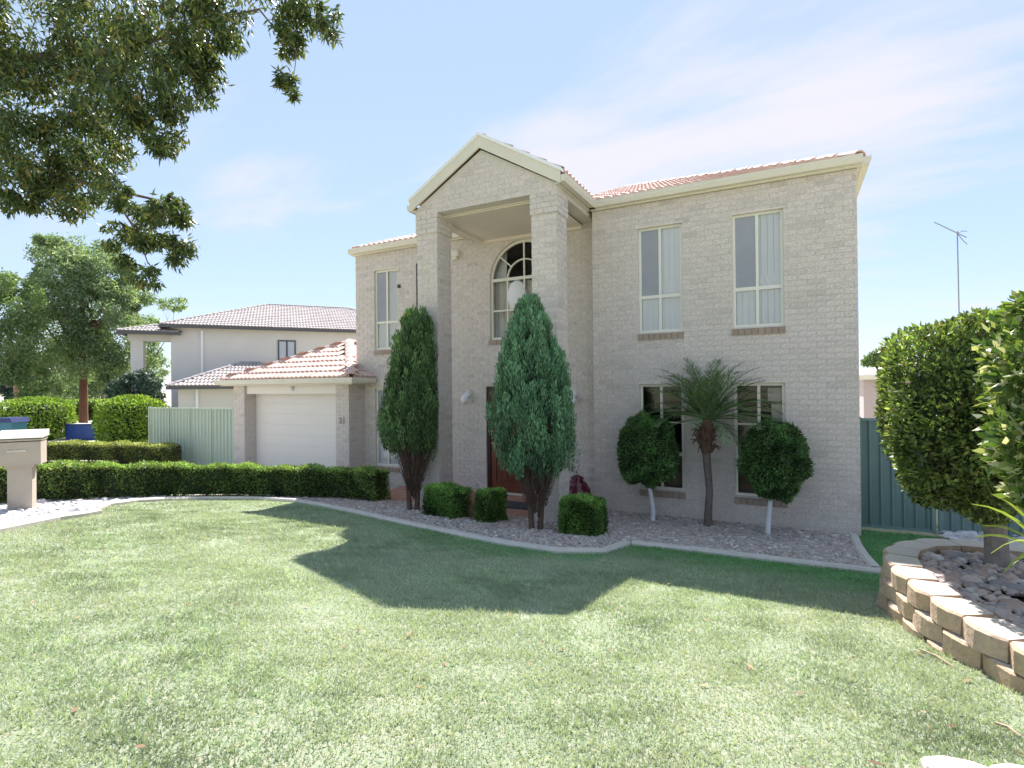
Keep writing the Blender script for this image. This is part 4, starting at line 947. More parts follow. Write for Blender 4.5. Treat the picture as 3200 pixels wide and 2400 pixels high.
# ball topiary trees with white trunks
def ball_tree(cx, cy, rx, rz_, bx, by, label, seed):
    b = on_z(bx, by, .05); b[2] = float(G(b[0], b[1])); dep = float((b - CAM) @ CF)
    c = at(cx, cy, dep); r = np.array([rx * K * dep / FPX] * 2 + [rz_ * K * dep / FPX]); r[1] = min(r[1], .44)
    e = empty('ball_tree', b, label, 'tree', 'ball topiary trees against the right block')
    n = 17000; d = RNG.normal(size=(n, 3)); d /= np.linalg.norm(d, axis=1)[:, None]
    wob = 1 + .05 * np.sin(d[:, 0] * 9 + seed) + .05 * np.sin(d[:, 2] * 8 + d[:, 1] * 7 + seed)
    P = c + d * r * (wob - .05 - .14 * RNG.random(n) ** 2 + .05 * RNG.random(n) ** 6 + .05 * fourier(d[:, 0] * 5 + seed, d[:, 2] * 5 + d[:, 1] * 3, 1.2, 8))[:, None]
    a_, b_ = rot_frames(n, d * .8 + np.array([0, 0, -.15]), .7)
    foliage('crown', P, a_, b_, RNG.uniform(.035, .065, n), RNG.uniform(.014, .022, n), 'ball_leaf', e, tone=.3 * fourier(P[:, 0] + P[:, 1], P[:, 2], 12., 9))
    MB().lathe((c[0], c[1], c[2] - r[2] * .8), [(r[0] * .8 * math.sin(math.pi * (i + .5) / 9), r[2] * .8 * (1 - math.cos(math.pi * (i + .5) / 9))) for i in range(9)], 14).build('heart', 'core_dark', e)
    MB().tube([b - (0, 0, .06), b + (.01, 0, .2), (b + (c - b) * .45), c - (0, 0, r[2] * .6)], [.04, .034, .032, .028], 10).build('trunk', 'white_bark', e)
ball_tree(1397, 972, 64, 80, 1410, 1122, 'clipped ball tree on white trunk, left of the palm', 1.)
ball_tree(1672, 990, 66, 84, 1658, 1150, 'clipped ball tree on white trunk, right of the palm', 4.)

# palm
def palm():
    b = on_z(1530, 1134, .05); b[2] = float(G(b[0], b[1])); dep = float((b - CAM) @ CF); sc = K * dep / FPX
    e = empty('palm_tree', b, 'small feathery palm with fibrous brown trunk between the ball trees', 'palm')
    c1 = at(1525, 975, dep); c1[1] = b[1]; top = at(1528, 905, dep); top[1] = b[1]
    mid = at(1533, 1060, dep); mid[1] = b[1]
    pts = [b - (0, 0, .05), b + (0, 0, .2), mid, c1]
    mb = MB(); mb.tube(pts, [.075, .06, .052, .062], 12)
    mb.build('trunk', 'palm_trunk', e)
    mb = MB(); mb.tube([c1 - (0, 0, .06), c1 + (0, 0, .12), top - (0, 0, .06), top + (0, 0, .04)], [.055, .095, .085, .035], 12); mb.build('fibre', 'palm_fibre', e)
    mb = MB()
    for i in range(60):                                  # old leaf bases
        t_ = random.random() * 6.283; z0 = random.uniform(-.02, .3); d = np.array([math.cos(t_), math.sin(t_) * .8, 0])
        p = c1 + d * .07 + (0, 0, z0); mb.tube([p, p + d * .07 + (0, 0, .1), p + d * random.uniform(.1, .17) + (0, 0, random.uniform(-.02, .14))], [.02, .015, .005], 5)
    mb.build('leaf_bases', 'palm_fibre', e)
    rg = np.random.default_rng(4); nf = 48
    right = np.array([CR[0], CR[1], 0])
    for i in range(nf):
        az = i * 2.39996 + rg.normal() * .15; el = math.radians(80 - 86 * (i / nf) ** 1.15 + rg.normal() * 6); ln = rg.uniform(.92, 1.22) * (1 if i > 4 else .85)
        d = np.array([math.cos(az), math.sin(az) * .75, 0]); mbv = []
        if d[1] > 0: d[1] *= .40                          # the wall is close behind
        rach = []; p = top + d * .04; ang = el
        for j in range(13):
            rach.append(p.copy()); ang = el - (.95 * (j / 12) ** 1.6); p = p + (d * math.cos(ang) + np.array([0, 0, math.sin(ang)])) * ln / 12
        rach = np.array(rach); rach[:, 1] = np.minimum(rach[:, 1], -.02)
        mb = MB(); mb.tube(list(rach), list(np.linspace(.011, .002, 13)), 4, False); fr = mb.build('frond', 'palm_leaf', e)
        t_ = np.linspace(.14, 1, 46); seg = t_ * 12; i0 = np.minimum(seg.astype(int), 11); P = rach[i0] + (rach[i0 + 1] - rach[i0]) * (seg - i0)[:, None]
        T = rach[i0 + 1] - rach[i0]; T /= np.linalg.norm(T, axis=1)[:, None] + 1e-9; sd = np.cross(T, (0, 0, 1.)); sd /= np.linalg.norm(sd, axis=1)[:, None] + 1e-9; upv = np.cross(sd, T)
        PP, AA = [], []
        for s_ in (-1, 1):
            PP.append(P); AA.append(T * .85 + sd * s_ * .75 + upv * .18 + rg.normal(size=P.shape) * .12 - np.array([0, 0, .12]))
        P2 = np.concatenate(PP); A2 = np.concatenate(AA); A2 /= np.linalg.norm(A2, axis=1)[:, None]; B2 = np.cross(A2, np.tile(upv, (2, 1)) + rg.normal(size=A2.shape) * .2); B2 /= np.linalg.norm(B2, axis=1)[:, None] + 1e-9
        ll = np.concatenate([np.sin(np.clip(t_ * .8 + .2, 0, 1) * math.pi) ** .5] * 2) * .2 * rg.uniform(.8, 1.2, len(P2)) + .04
        foliage('leaflets', P2, A2, B2, ll, .010, 'palm_leaf', fr)
palm()

# ================================================================== LETTERBOX
lb = ground_at(48, 1106); lz = float(lb[2])
e = empty('letterbox', lb, 'beige rendered letterbox pillar with sloping cap beside the hedge', 'letterbox')
rx = np.array([math.cos(math.radians(58)), math.sin(math.radians(58)), 0]); ry = np.array([-rx[1], rx[0], 0])
def lbox(w, d, z0, z1, name, mat, ox=0, oy=0, w2=None, slope=0):
    c = lb + rx * ox + ry * oy; w2 = w2 or w; V = []
    for z, ww in ((z0, w), (z1, w2)):
        for sx, sy in ((-.5, -.5), (.5, -.5), (.5, .5), (-.5, .5)):
            p = c + rx * sx * ww + ry * sy * d; V.append((p[0], p[1], lz + z + (slope * sy if z == z1 else 0)))
    return MB().add(V, [(0, 3, 2, 1), (4, 5, 6, 7), (0, 1, 5, 4), (1, 2, 6, 5), (2, 3, 7, 6), (3, 0, 4, 7)]).build(name, mat, e)
lbox(.30, .27, -.1, .05, 'plinth', 'mailbox_render'); lbox(.255, .23, .05, .62, 'pillar', 'mailbox_render'); lbox(.30, .27, .62, .66, 'moulding', 'mailbox_render')
hd = lbox(.46, .34, .66, 1.0, 'box', 'mailbox_render', slope=.06); lbox(.51, .40, 1.03, 1.07, 'cap', 'concrete', slope=.10)
lbox(.48, .36, .985, 1.032, 'cap_bed', 'mailbox_render', slope=.05)
p = lb + rx * -.02 - ry * .173
MB().add([(*(p + rx * a)[:2], lz + z) for a, z in ((-.1, .84), (.1, .84), (.1, .865), (-.1, .865))] + [(*(p + rx * a - ry * .006)[:2], lz + z) for a, z in ((-.1, .84), (.1, .84), (.1, .865), (-.1, .865))], [(0, 3, 2, 1), (4, 5, 6, 7), (0, 1, 5, 4), (1, 2, 6, 5), (2, 3, 7, 6), (3, 0, 4, 7)]).build('slot', 'concrete', hd)

# ================================================================== FENCES
def fence(name, a, b, z0, z1, mat, rail_mat, label, pw=.78, rib=.13):
    """steel fence: posts, rails and one ribbed sheet per bay"""
    a = np.array(a, float); b = np.array(b, float); d = b - a; Ln = np.linalg.norm(d); d /= Ln; nrm_ = np.array([-d[1], d[0]])
    if nrm_ @ (CAM[:2] - a) < 0: nrm_ = -nrm_
    e = empty(name, (*a, z0), label, 'fence'); nb = max(1, round(Ln / pw)); bw = Ln / nb
    for i in range(nb + 1):
        p = a + d * bw * i; q = [p + d * s1 * .025 + nrm_ * s2 * .03 for s1, s2 in ((-1, -1), (1, -1), (1, 1), (-1, 1))]
        MB().prism([(*v, z0) for v in q], (0, 0, z1 - z0 + .012)).build('post', rail_mat, e)
    for i in range(nb):
        p0_ = a + d * (bw * i + .03); w_ = bw - .06; n_ = max(2, round(w_ / rib)); V = []; prof = [(0, 0), (.55, 0), (.68, .028), (.87, .028)]
        us = [(k + pu) / n_ * w_ for k in range(n_) for pu, _ in prof] + [w_]; hs = [h_ for k in range(n_) for _, h_ in prof] + [0]
        for z in (z0 + .02, z1 - .03):
            for u, h_ in zip(us, hs): V.append((*(p0_ + d * u + nrm_ * (h_ - .012)), z))
        m_ = len(us); obj('sheet', V, [(j, j + 1, m_ + j + 1, m_ + j) for j in range(m_ - 1)], mat, e)
        for z in (z0 + .01, z1 - .045):
            q = [p0_ + nrm_ * s_ for s_ in (-.02, .026)]; MB().prism([(*q[0], z), (*(q[0] + d * w_), z), (*(q[1] + d * w_), z), (*q[1], z)], (0, 0, .04)).build('rail', rail_mat, e)
    return e
fence('steel_fence', (-13.76, -.12), (-17.2, -.32), .2, 1.74, 'fence_pale', 'fence_pale', 'pale green ribbed steel fence left of the garage')
fence('steel_gate', (.035, .42), (.93, .46), .05, 1.70, 'fence_teal', 'fence_rail', 'dark teal ribbed steel gate between house corner and planter', .8, .15)
fence('steel_fence', (1.02, .5), (6.5, .9), .05, 1.62, 'fence_teal', 'fence_rail', 'dark teal steel fence behind the round garden bush', 1.2)

# ================================================================== RETAINING WALL PLANTER
TOPZ = .75; CH = .136
wallp = empty('retaining_wall', (.2, -4.4, .3), 'curved low retaining wall of tan split blocks with pale tops', 'retaining wall')
WPATH = np.array(WALLPATH); seg = np.linalg.norm(np.diff(WPATH, axis=0), axis=1); cum = np.concatenate([[0], np.cumsum(seg)]); LT = cum[-1]
def wpos(s_): return np.array([np.interp(s_, cum, WPATH[:, 0]), np.interp(s_, cum, WPATH[:, 1])])
BLW = .335
rg = np.random.default_rng(9)
for c_ in range(4):
    zt = TOPZ - CH * c_; zb = zt - CH + .006; s_ = .02 + (BLW / 2 if c_ % 2 else 0); outw = .014 * c_
    while s_ + BLW < LT:
        m_ = wpos(s_ + BLW / 2); t_ = wpos(s_ + BLW) - wpos(s_); t_ /= np.linalg.norm(t_); ow = np.array([t_[1], -t_[0]])   # outward = left of the curve's inside
        if ow @ (m_ - np.array([1.0, -4.2])) < 0: ow = -ow
        s_ += BLW
        if zt < float(G(*m_)) - .01: continue
        hw_ = BLW / 2 - .006; dp = .235; V = []
        n_u = 5
        # front face: facetted split face, back tapered
        fu = np.linspace(-hw_, hw_, n_u); bulge = [0, .038, .045, .036, 0]
        top, bot = [], []
        for u, bl in zip(fu, bulge):
            p = m_ + t_ * u + ow * (outw + bl - .025 + rg.normal() * .005); top.append((*p, zt - .012)); bot.append((*(p + ow * rg.normal() * .006), zb))
        tin = []
        for u, bl in zip(fu, bulge): tin.append((*(m_ + t_ * u * .965 + ow * (outw + bl - .045)), zt + rg.normal() * .001))
        bk = [(*(m_ - t_ * hw_ * .74 + ow * (outw - dp)), zt), (*(m_ + t_ * hw_ * .74 + ow * (outw - dp)), zt)]
        bkb = [(x, y, zb) for x, y, _ in bk]
        V = bot + top + tin + bk + bkb; F_ = []
        for j in range(n_u - 1): F_ += [(j, j + 1, n_u + j + 1, n_u + j), (n_u + j, n_u + j + 1, 2 * n_u + j + 1, 2 * n_u + j)]
        B0 = 3 * n_u; tf = tuple(range(2 * n_u, 3 * n_u)) + (B0 + 1, B0)
        F_ += [tf, (0, n_u, 2 * n_u, B0, B0 + 2), (n_u - 1, B0 + 3, B0 + 1, 3 * n_u - 1, 2 * n_u - 1), (B0, B0 + 1, B0 + 3, B0 + 2)]
        o_ = obj('block', V, F_, ['block', 'block_top'], wallp)
        o_.data.polygons[2 * (n_u - 1)].material_index = 1
# soil and cobbles in the planter
INN = [tuple(np.array(p) + (np.array([1.05, -4.3]) - np.array(p)) * .16) for p in WALLPATH[1:]] + [(2.9, -3.2), (2.9, -6.8)]
mb = MB(); n_ = len(INN); mb.add([(x, y, TOPZ - .10) for x, y in INN], [tuple(range(n_))[::-1]]); so_ = mb.build('planter_soil', 'soil'); tag(so_, kind='structure')
for pl in so_.data.polygons: pass
q = scatter_poly(INN, 4200); s_ = .036 * np.exp(RNG.normal(size=len(q)) * .3)
V, Fc = stones(np.column_stack([q, np.full(len(q), TOPZ - .075) + s_ * .2 + RNG.random(len(q)) * .02]), s_, .65)
tag(obj('river_stones', V, Fc, 'cobble'), 'rounded brown and grey river stones filling the raised planter', 'stones', kind='stuff')
# flat stepping blocks at the lower right corner of the lawn
for i, (px_, py_) in enumerate(((2098, 1676), (2250, 1690))):
    c_ = on_z(px_, py_, float(G(-.3, -6.5)) + .07); zt = float(G(c_[0], c_[1])) + .07; V = []; k = 10
    for z, rr_ in ((zt - .16, 1.), (zt - .015, 1.), (zt, .93)):
        for j in range(k):
            t_ = 2 * math.pi * j / k + .2; V.append((c_[0] + .155 * rr_ * math.cos(t_) * (1 + .06 * math.sin(3 * t_ + i)), c_[1] + .10 * rr_ * math.sin(t_), z))
    F_ = [(i_ * k + j, i_ * k + (j + 1) % k, (i_ + 1) * k + (j + 1) % k, (i_ + 1) * k + j) for i_ in range(2) for j in range(k)] + [tuple(range(2 * k, 3 * k))]
    tag(obj('edging_stone', V, F_, 'block_top'), ['pale flat edging stone at the bottom right corner of the lawn', 'second pale edging stone, cut off by the right frame edge'][i], 'stone', 'edging stones in the lawn corner')

# clipped bush on a thick trunk in the planter
e_b = np.array([.62, -3.38, TOPZ - .08]); e = empty('clipped_bush', e_b, 'big rounded sunlit bush on thick trunk in the raised planter', 'bush')
cc = np.array([.44, -3.55, 1.93]); rr3 = np.array([.63, .60, .80])
n = 26000; d = RNG.normal(size=(n, 3)); d /= np.linalg.norm(d, axis=1)[:, None]
sq = (np.abs(d[:, 0]) ** 3 + np.abs(d[:, 1]) ** 3 + np.abs(d[:, 2]) ** 3) ** (-1 / 3)
tap = np.where(d[:, 2] < 0, 1 + d[:, 2] * .34, 1.)
rad_ = sq * (1 + .05 * np.sin(d[:, 0] * 8 + 1) + .06 * np.sin(d[:, 1] * 9 + d[:, 2] * 7)) - .03 - .22 * RNG.random(n) ** 2
P = cc + d * rr3 * rad_[:, None] * np.column_stack([tap, tap, np.ones(n)])
a_, b_ = rot_frames(n, d * .7 + np.array([0, 0, .35]), .75); foliage('crown', P, a_, b_, RNG.uniform(.035, .07, n), RNG.uniform(.018, .032, n), 'bush_leaf', e, tone=.35 * fourier(P[:, 0] + P[:, 1], P[:, 2], 11., 10))
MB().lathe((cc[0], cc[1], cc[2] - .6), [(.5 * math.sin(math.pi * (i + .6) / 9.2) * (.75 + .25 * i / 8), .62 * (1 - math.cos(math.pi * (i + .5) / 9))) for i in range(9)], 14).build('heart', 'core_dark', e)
MB().tube([e_b - (0, 0, .1), e_b + (0, 0, .08), e_b + (-.01, 0, .3), e_b + (-.04, -.03, .45), e_b + (-.12, -.08, .8)], [.115, .085, .078, .10, .07], 12).build('trunk', 'bark_grey', e)
mb = MB()
for i in range(9):
    t_ = i * .7; p = e_b + (-.04, -.03, .42); mb.tube([p, p + (.16 * math.cos(t_), .16 * math.sin(t_), .22), p + (.34 * math.cos(t_) - .1, .34 * math.sin(t_) - .1, .55)], [.035, .025, .012], 6)
mb.build('limbs', 'bark_grey', e)
# variegated shrub at the right edge
vb = np.array([1.02, -5.05, TOPZ - .1]); e = empty('variegated_shrub', vb, 'cream and green variegated shrub at the right frame edge', 'shrub')
Ps, Ds = [], []
for px_, py_, dep_, r_, k in ((2245, 800, 3.25, .25, 1000), (2235, 960, 3.2, .23, 1000), (2245, 680, 3.3, .15, 420), (2275, 900, 3.35, .34, 1200), (2245, 1060, 3.2, .15, 420), (2290, 780, 3.3, .4, 1000)):
    c_ = at(px_, py_, dep_); p_, d_ = ell_pts(k, c_, (r_,) * 3, .25); Ps.append(p_); Ds.append(d_)
P = np.concatenate(Ps); d = np.concatenate(Ds); a_, b_ = rot_frames(len(P), d * .8 + np.array([0, 0, .1]), .7)
foliage('crown', P, a_, b_, RNG.uniform(.05, .095, len(P)), RNG.uniform(.03, .048, len(P)), 'variegated', e)
mb = MB()
for px_, py_ in ((2222, 800), (2210, 960), (2250, 900), (2290, 780)):
    c_ = at(px_, py_, 3.25); mb.tube([vb, (vb + c_) / 2 + (.05, 0, .1), c_], [.025, .018, .008], 6)
mb.build('stems', 'bark_grey', e)
# strappy plant
sb = at(2330, 1225, 3.0); sb[2] = TOPZ - .1
e = empty('strap_plant', sb, 'yellow green strap leaved plant arching in from the right edge', 'plant')
tips = [(2098, 1088), (2120, 1135), (2140, 1195), (2105, 1160), (2180, 1090), (2165, 1240), (2160, 1075), (2240, 1060), (2300, 1040), (2360, 1080), (2400, 1150)]
mbl = MB()
for i, (tx, ty) in enumerate(tips):
    T = at(tx, ty, 3.0 + .12 * math.sin(i * 2.1)); mid = at(2285 + 12 * math.sin(i * 1.7), 1105 + 25 * math.sin(i * 2.3), 3.0); V = []
    for j in range(11):
        s_ = j / 10; p = (1 - s_) ** 2 * sb + 2 * s_ * (1 - s_) * mid + s_ * s_ * T; w_ = .019 * math.sin(math.pi * min(1, s_ * .85 + .15)) ** .7 + .001
        sd = np.cross(T - sb, (0, 0, 1)); sd /= np.linalg.norm(sd); sd = sd * .55 + np.array([0, 0, .8]) * (1 if i % 2 else -1) * .6
        V += [p - sd * w_, p + np.array([0, 0, -.004]), p + sd * w_]
    F_ = [f for j in range(10) for f in ((j * 3, j * 3 + 1, j * 3 + 4, j * 3 + 3), (j * 3 + 1, j * 3 + 2, j * 3 + 5, j * 3 + 4))]
    obj('blade', V, F_, 'strap_leaf', e, smooth=True)

# ================================================================== TREES
def limb(mb, p, q, r0, r1, bend=.12, k=8):
    p = np.array(p, float); q = np.array(q, float); L_ = np.linalg.norm(q - p); n = 6
    off = RNG.normal(size=3) * bend * L_; pts = [p + (q - p) * t_ + off * math.sin(math.pi * t_) for t_ in np.linspace(0, 1, n)]
    mb.tube(pts, list(np.linspace(r0, r1, n)), k, False); return pts
def tree(name, base, label, cat, group, trunk_top, clumps, leaf_mat, bark, n_leaf, leaf=(.12, .035), droop=.6, r0=.2, trunk_pts=None, shell=.15, limbs=True, tuft=(.22, .42)):
    """clumps: (centre, radii, weight); limbs run from the trunk to every clump"""
    base = np.array(base, float); e = empty(name, base, label, cat, group)
    mb = MB(); tt = np.array(trunk_top, float); pts = trunk_pts or [base - (0, 0, .1), base + (tt - base) * .35 + (.05, 0, 0), base + (tt - base) * .7 - (.06, .04, 0), tt]
    mb.tube(pts, list(np.linspace(r0, r0 * .35, len(pts))), 10); mb.build('trunk', bark, e)
    mb = MB()
    for c_, r_, w_ in clumps if limbs else ():
        f_ = random.uniform(.35, .95); st = base + (tt - base) * f_; limb(mb, st, np.array(c_), r0 * .32, r0 * .06, .1, 6)
        for k in range(3): limb(mb, np.array(c_) - (np.array(c_) - st) * .25, np.array(c_) + RNG.normal(size=3) * np.array(r_) * .5, r0 * .08, r0 * .02, .1, 5)
    if limbs: mb.build('limbs', bark, e)
    W_ = np.array([c_[2] for c_ in clumps], float); W_ /= W_.sum(); Ps = []
    for (c_, r_, _), w_ in zip(clumps, W_):
        # each clump is itself a handful of tufts, so its outline is uneven
        nt_ = max(5, int(18 * w_ * len(clumps))); tc, _d = ell_pts(nt_, c_, r_, .25); k = max(1, int(n_leaf * w_ / nt_))
        for t_ in tc:
            p_, _ = ell_pts(k, t_, np.array(r_) * RNG.uniform(*tuft), shell); Ps.append(p_)
    P = np.concatenate(Ps); a_, b_ = rot_frames(len(P), np.tile((0, 0, -droop), (len(P), 1)), .75)
    foliage('crown', P, a_, b_, RNG.uniform(.7, 1.25, len(P)) * leaf[0], leaf[1], leaf_mat, e)
    return e
def px_clumps(rows, dep0):
    """rows: (view x, view y, rx px, ry px, depth offset, weight)"""
    o = []
    for x, y, rx_, ry_, dd, w_ in rows:
        dep = dep0 + dd; s_ = K * dep / FPX; c_ = at(x, y, dep); o.append((c_, (rx_ * s_, (rx_ + ry_) * .5 * s_, ry_ * s_), w_))
    return o
# overhanging gum tree, trunk just outside the left edge
tb = at(-330, 1250, 7.2); tb[2] = float(G(tb[0], tb[1])); ttop = at(-260, -250, 7.2)
rows = [(60, 60, 130, 110, 0, 2.2), (220, 60, 120, 90, .4, 2.), (370, 70, 95, 75, .2, 1.5), (470, 40, 75, 55, -.2, 1.1), (120, 210, 120, 95, .3, 2.), (270, 190, 105, 85, -.3, 1.8), (400, 170, 70, 55, .3, 1.), (60, 330, 85, 80, -.2, 1.5), (190, 320, 95, 75, .2, 1.6), (330, 270, 65, 60, 0, .9), (445, 110, 45, 50, .2, .5), (130, 420, 75, 48, .3, 1.), (240, 410, 50, 40, -.2, .45), (40, 420, 50, 30, 0, .4), (360, 455, 52, 42, 0, .75), (300, 480, 60, 45, .2, .55), (290, 545, 50, 40, 0, .4), (370, 545, 40, 40, .2, .4), (325, 600, 45, 25, 0, .2), (650, 45, 62, 45, .3, .75), (620, 85, 40, 35, .2, .3), (705, 42, 30, 35, .3, .25), (630, 175, 22, 42, .2, .28), (-120, 100, 160, 160, 0, 1.5), (-100, 350, 120, 120, 0, 1.), (540, -60, 120, 60, .3, 1.), (250, -90, 220, 90, 0, 1.5)]
e = tree('gum_tree', tb, 'overhanging gum tree whose leafy branches fill the upper left corner', 'tree', None, ttop, px_clumps(rows, 6.6), 'gum_leaf', 'bark', 42000, (.105, .027), .85, .24, limbs=False, tuft=(.22, .55))
mb = MB(); limb(mb, at(-200, 150, 7.0), at(290, 105, 6.8), .085, .03, .02); limb(mb, at(290, 105, 6.8), at(560, 20, 6.8), .03, .012, .03); limb(mb, at(560, 20, 6.8), at(640, 110, 6.8), .012, .005, .03); limb(mb, at(640, 110, 6.8), at(628, 190, 6.8), .006, .003, .03); limb(mb, at(-100, 280, 7), at(330, 430, 6.7), .05, .015, .04); limb(mb, at(200, 380, 6.7), at(320, 570, 6.7), .018, .006, .04); limb(mb, at(290, 0, 6.6), at(420, 170, 6.6), .012, .005, .03)
mb.build('branch', 'bark', e)
# street trees on the left
tb = ground_at(180, 915)
rows = [(180, 600, 95, 65, 0, 2.2), (120, 570, 75, 55, .5, 1.4), (230, 580, 75, 60, -.4, 1.4), (150, 690, 90, 75, .4, 2.), (220, 690, 80, 75, -.5, 1.8), (180, 780, 85, 65, 0, 1.6), (255, 650, 60, 60, .3, 1.), (95, 640, 45, 50, 0, .7), (240, 770, 55, 60, .2, .8), (130, 800, 55, 50, 0, .7), (110, 535, 45, 25, 0, .4), (290, 640, 40, 40, .8, .5)]
tree('gum_tree', tb, 'tall grey green gum tree with reddish trunk behind the blue planter', 'tree', 'street trees on the left', at(180, 590, 30), px_clumps(rows, 30), 'gum_leaf_far', 'bark_red', 52000, (.20, .075), .45, .22)
b_ = ground_at(40, 905)
rows = [(40, 660, 60, 60, 0, 1.3), (20, 740, 85, 75, .3, 2.), (70, 780, 55, 60, 0, 1.2), (15, 620, 40, 35, 0, .7), (-40, 700, 90, 110, 0, 2.), (30, 830, 75, 40, 0, 1.)]
tree('street_tree', b_, 'light green leafy tree cut off by the left frame edge', 'tree', 'street trees on the left', at(20, 690, 26), px_clumps(rows, 26), 'far_leaf_light', 'bark', 15000, (.17, .08), .2, .16)
rows = [(150, 840, 70, 40, 0, 1.), (225, 830, 55, 45, 2, 1.), (90, 850, 60, 35, 0, 1.)]
tree('street_tree', ground_at(222, 893), 'low pale foliage tree behind the reddish gum trunk', 'tree', 'street trees on the left', at(222, 840, 40), px_clumps(rows, 40), 'gum_leaf_far', 'bark', 9000, (.24, .10), .3, .12)
for i, (bx_, by_, rws, lab, mt) in enumerate((
    (20, 893, [(20, 800, 70, 55, 0, 1.), (-50, 790, 70, 70, 0, 1.), (60, 840, 60, 40, 0, .8)], 'distant dark tree behind the square clipped bush', 'far_leaf_dark'),
    (120, 893, [(120, 800, 60, 60, 0, 1.), (90, 830, 50, 40, 0, .7), (150, 850, 50, 30, 0, .6)], 'distant olive tree left of the gum trunk', 'gum_leaf_far'),
    (260, 893, [(262, 770, 45, 55, 0, 1.), (290, 820, 45, 45, 0, .8), (235, 830, 40, 40, 0, .7)], 'distant pale tree between gum trunk and neighbouring porch', 'far_leaf_light'))):
    b_ = at(bx_, by_, 46 + 2 * i); b_[2] = .4
    tree('street_tree', b_, lab, 'tree', 'street trees on the left', at(bx_, by_ - 90, 46 + 2 * i), px_clumps(rws, 46 + 2 * i), mt, 'bark', 8000, (.34, .14), .3, .16)
rows = [(292, 845, 48, 38, 0, 1.6), (262, 858, 32, 28, 0, .7), (322, 850, 28, 34, 0, .7), (300, 815, 28, 20, 0, .5)]
tree('weeping_shrub', ground_at(295, 905), 'dark blue green weeping shrub before the neighbouring porch', 'shrub', None, at(293, 850, 22.5), px_clumps(rows, 22.5), 'far_leaf_dark', 'bark', 9000, (.20, .045), .8, .08)
rows = [(312, 745, 30, 40, 0, 1.), (330, 790, 30, 30, 0, .6), (318, 700, 25, 25, 0, .5), (375, 660, 30, 20, 0, .4)]
tree('street_tree', at(325, 905, 48) * (1, 1, 0) + (0, 0, .4), 'distant thin tree seen through the neighbouring porch opening', 'tree', 'street trees on the left', at(320, 740, 48), px_clumps(rows, 48), 'gum_leaf_far', 'bark', 4000, (.35, .12), .4, .12)
def round_bush(cx, cy, rx_, ry_, dep, label, n=9000):
    c_ = at(cx, cy, dep); s_ = K * dep / FPX; r = np.array([rx_ * s_, rx_ * s_, ry_ * s_]); b = np.array([c_[0], c_[1], float(G(c_[0], c_[1]))])
    e = empty('round_bush', b, label, 'bush', 'clipped bushes beside the driveway')
    d = RNG.normal(size=(n, 3)); d /= np.linalg.norm(d, axis=1)[:, None]; sq = (np.abs(d) ** 3.2).sum(1) ** (-1 / 3.2)
    P = c_ + d * r * (sq * (1 + .04 * np.sin(d[:, 0] * 9) + .04 * np.sin(d[:, 2] * 11 + 2)) - .12 * RNG.random(n) ** 2)[:, None]
    a_, b2_ = rot_frames(n, d * .7 + np.array([0, 0, .3]), .7); foliage('crown', P, a_, b2_, RNG.uniform(.07, .13, n), .05, 'bright_bush', e)
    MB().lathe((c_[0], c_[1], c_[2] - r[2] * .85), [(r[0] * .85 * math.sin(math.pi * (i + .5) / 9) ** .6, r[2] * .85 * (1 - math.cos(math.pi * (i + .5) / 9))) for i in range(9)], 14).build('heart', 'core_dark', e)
    MB().tube([b - (0, 0, .1), b + (0, 0, .5)], [.08, .06], 8).build('trunk', 'bark', e)
round_bush(77, 905, 62, 44, 20, 'square clipped bush with sunlit top behind the letterbox'); round_bush(284, 910, 55, 52, 17.5, 'round clipped bush with sunlit top beside the pale fence')
pA, pB = on_z(145, 905, .4), on_z(236, 905, .4)
hedge('clipped_hedge', [(pA[0] * 1.0, pA[1]), (pB[0], pB[1])], 1.2, 1.1, 'hedge_leaf', 5000, 'distant dark hedge across the street behind the gum trunk', 'hedge', leaf=(.2, .1))
# low green tree beyond the right corner of the house
rows = [(1880, 780, 14, 10, 0, 1.), (1905, 770, 20, 14, 0, 1.), (1930, 765, 30, 18, 0, 1.)]
tree('street_tree', at(1900, 850, 34) * (1, 1, 0), 'distant tree just above the roof right of the house', 'tree', None, at(1900, 780, 34), px_clumps(rows, 34), 'far_leaf_light', 'bark', 3000, (.22, .1), .2, .12)

# ================================================================== BLUE PLANTER AND BIN
pb = on_z(171, 950, .4); e = empty('blue_planter', (pb[0], pb[1], .4), 'blue rectangular planter box at the foot of the gum tree', 'planter')
dpt = float((pb - CAM) @ CF); s_ = K * dpt / FPX; w_ = 62 * s_; h_ = 34 * s_; rt = np.array([CR[0], CR[1], 0]); fd = np.array([CF[0], CF[1], 0])
def obox(c, w, d, z0, z1, name, mat, par, w2=None):
    V = []; w2 = w2 or w
    for z, ww in ((z0, w), (z1, w2)):
        for sx, sy in ((-.5, 0), (.5, 0), (.5, 1), (-.5, 1)):
            p = c + rt * sx * ww + fd * sy * d; V.append((p[0], p[1], z))
    return MB().add(V, [(0, 3, 2, 1), (4, 5, 6, 7), (0, 1, 5, 4), (1, 2, 6, 5), (2, 3, 7, 6), (3, 0, 4, 7)]).build(name, mat, par)
obox(pb, w_ * .94, .5, .4, .4 + h_ * .9, 'box', 'planter_blue', e, w_); obox(pb - fd * .02, w_ * 1.04, .54, .4 + h_ * .9, .4 + h_, 'rim', 'bin_lid', e); obox(pb + fd * .03, w_ * .95, .44, .4 + h_, .41 + h_, 'soil', 'pebble_pale', e)
wb = on_z(4, 985, .4); d_ = float((wb - CAM) @ CF); s_ = K * d_ / FPX
e = empty('wheelie_bin', (wb[0], wb[1], .4), 'teal wheelie bin with dark blue lid at the left frame edge', 'bin')
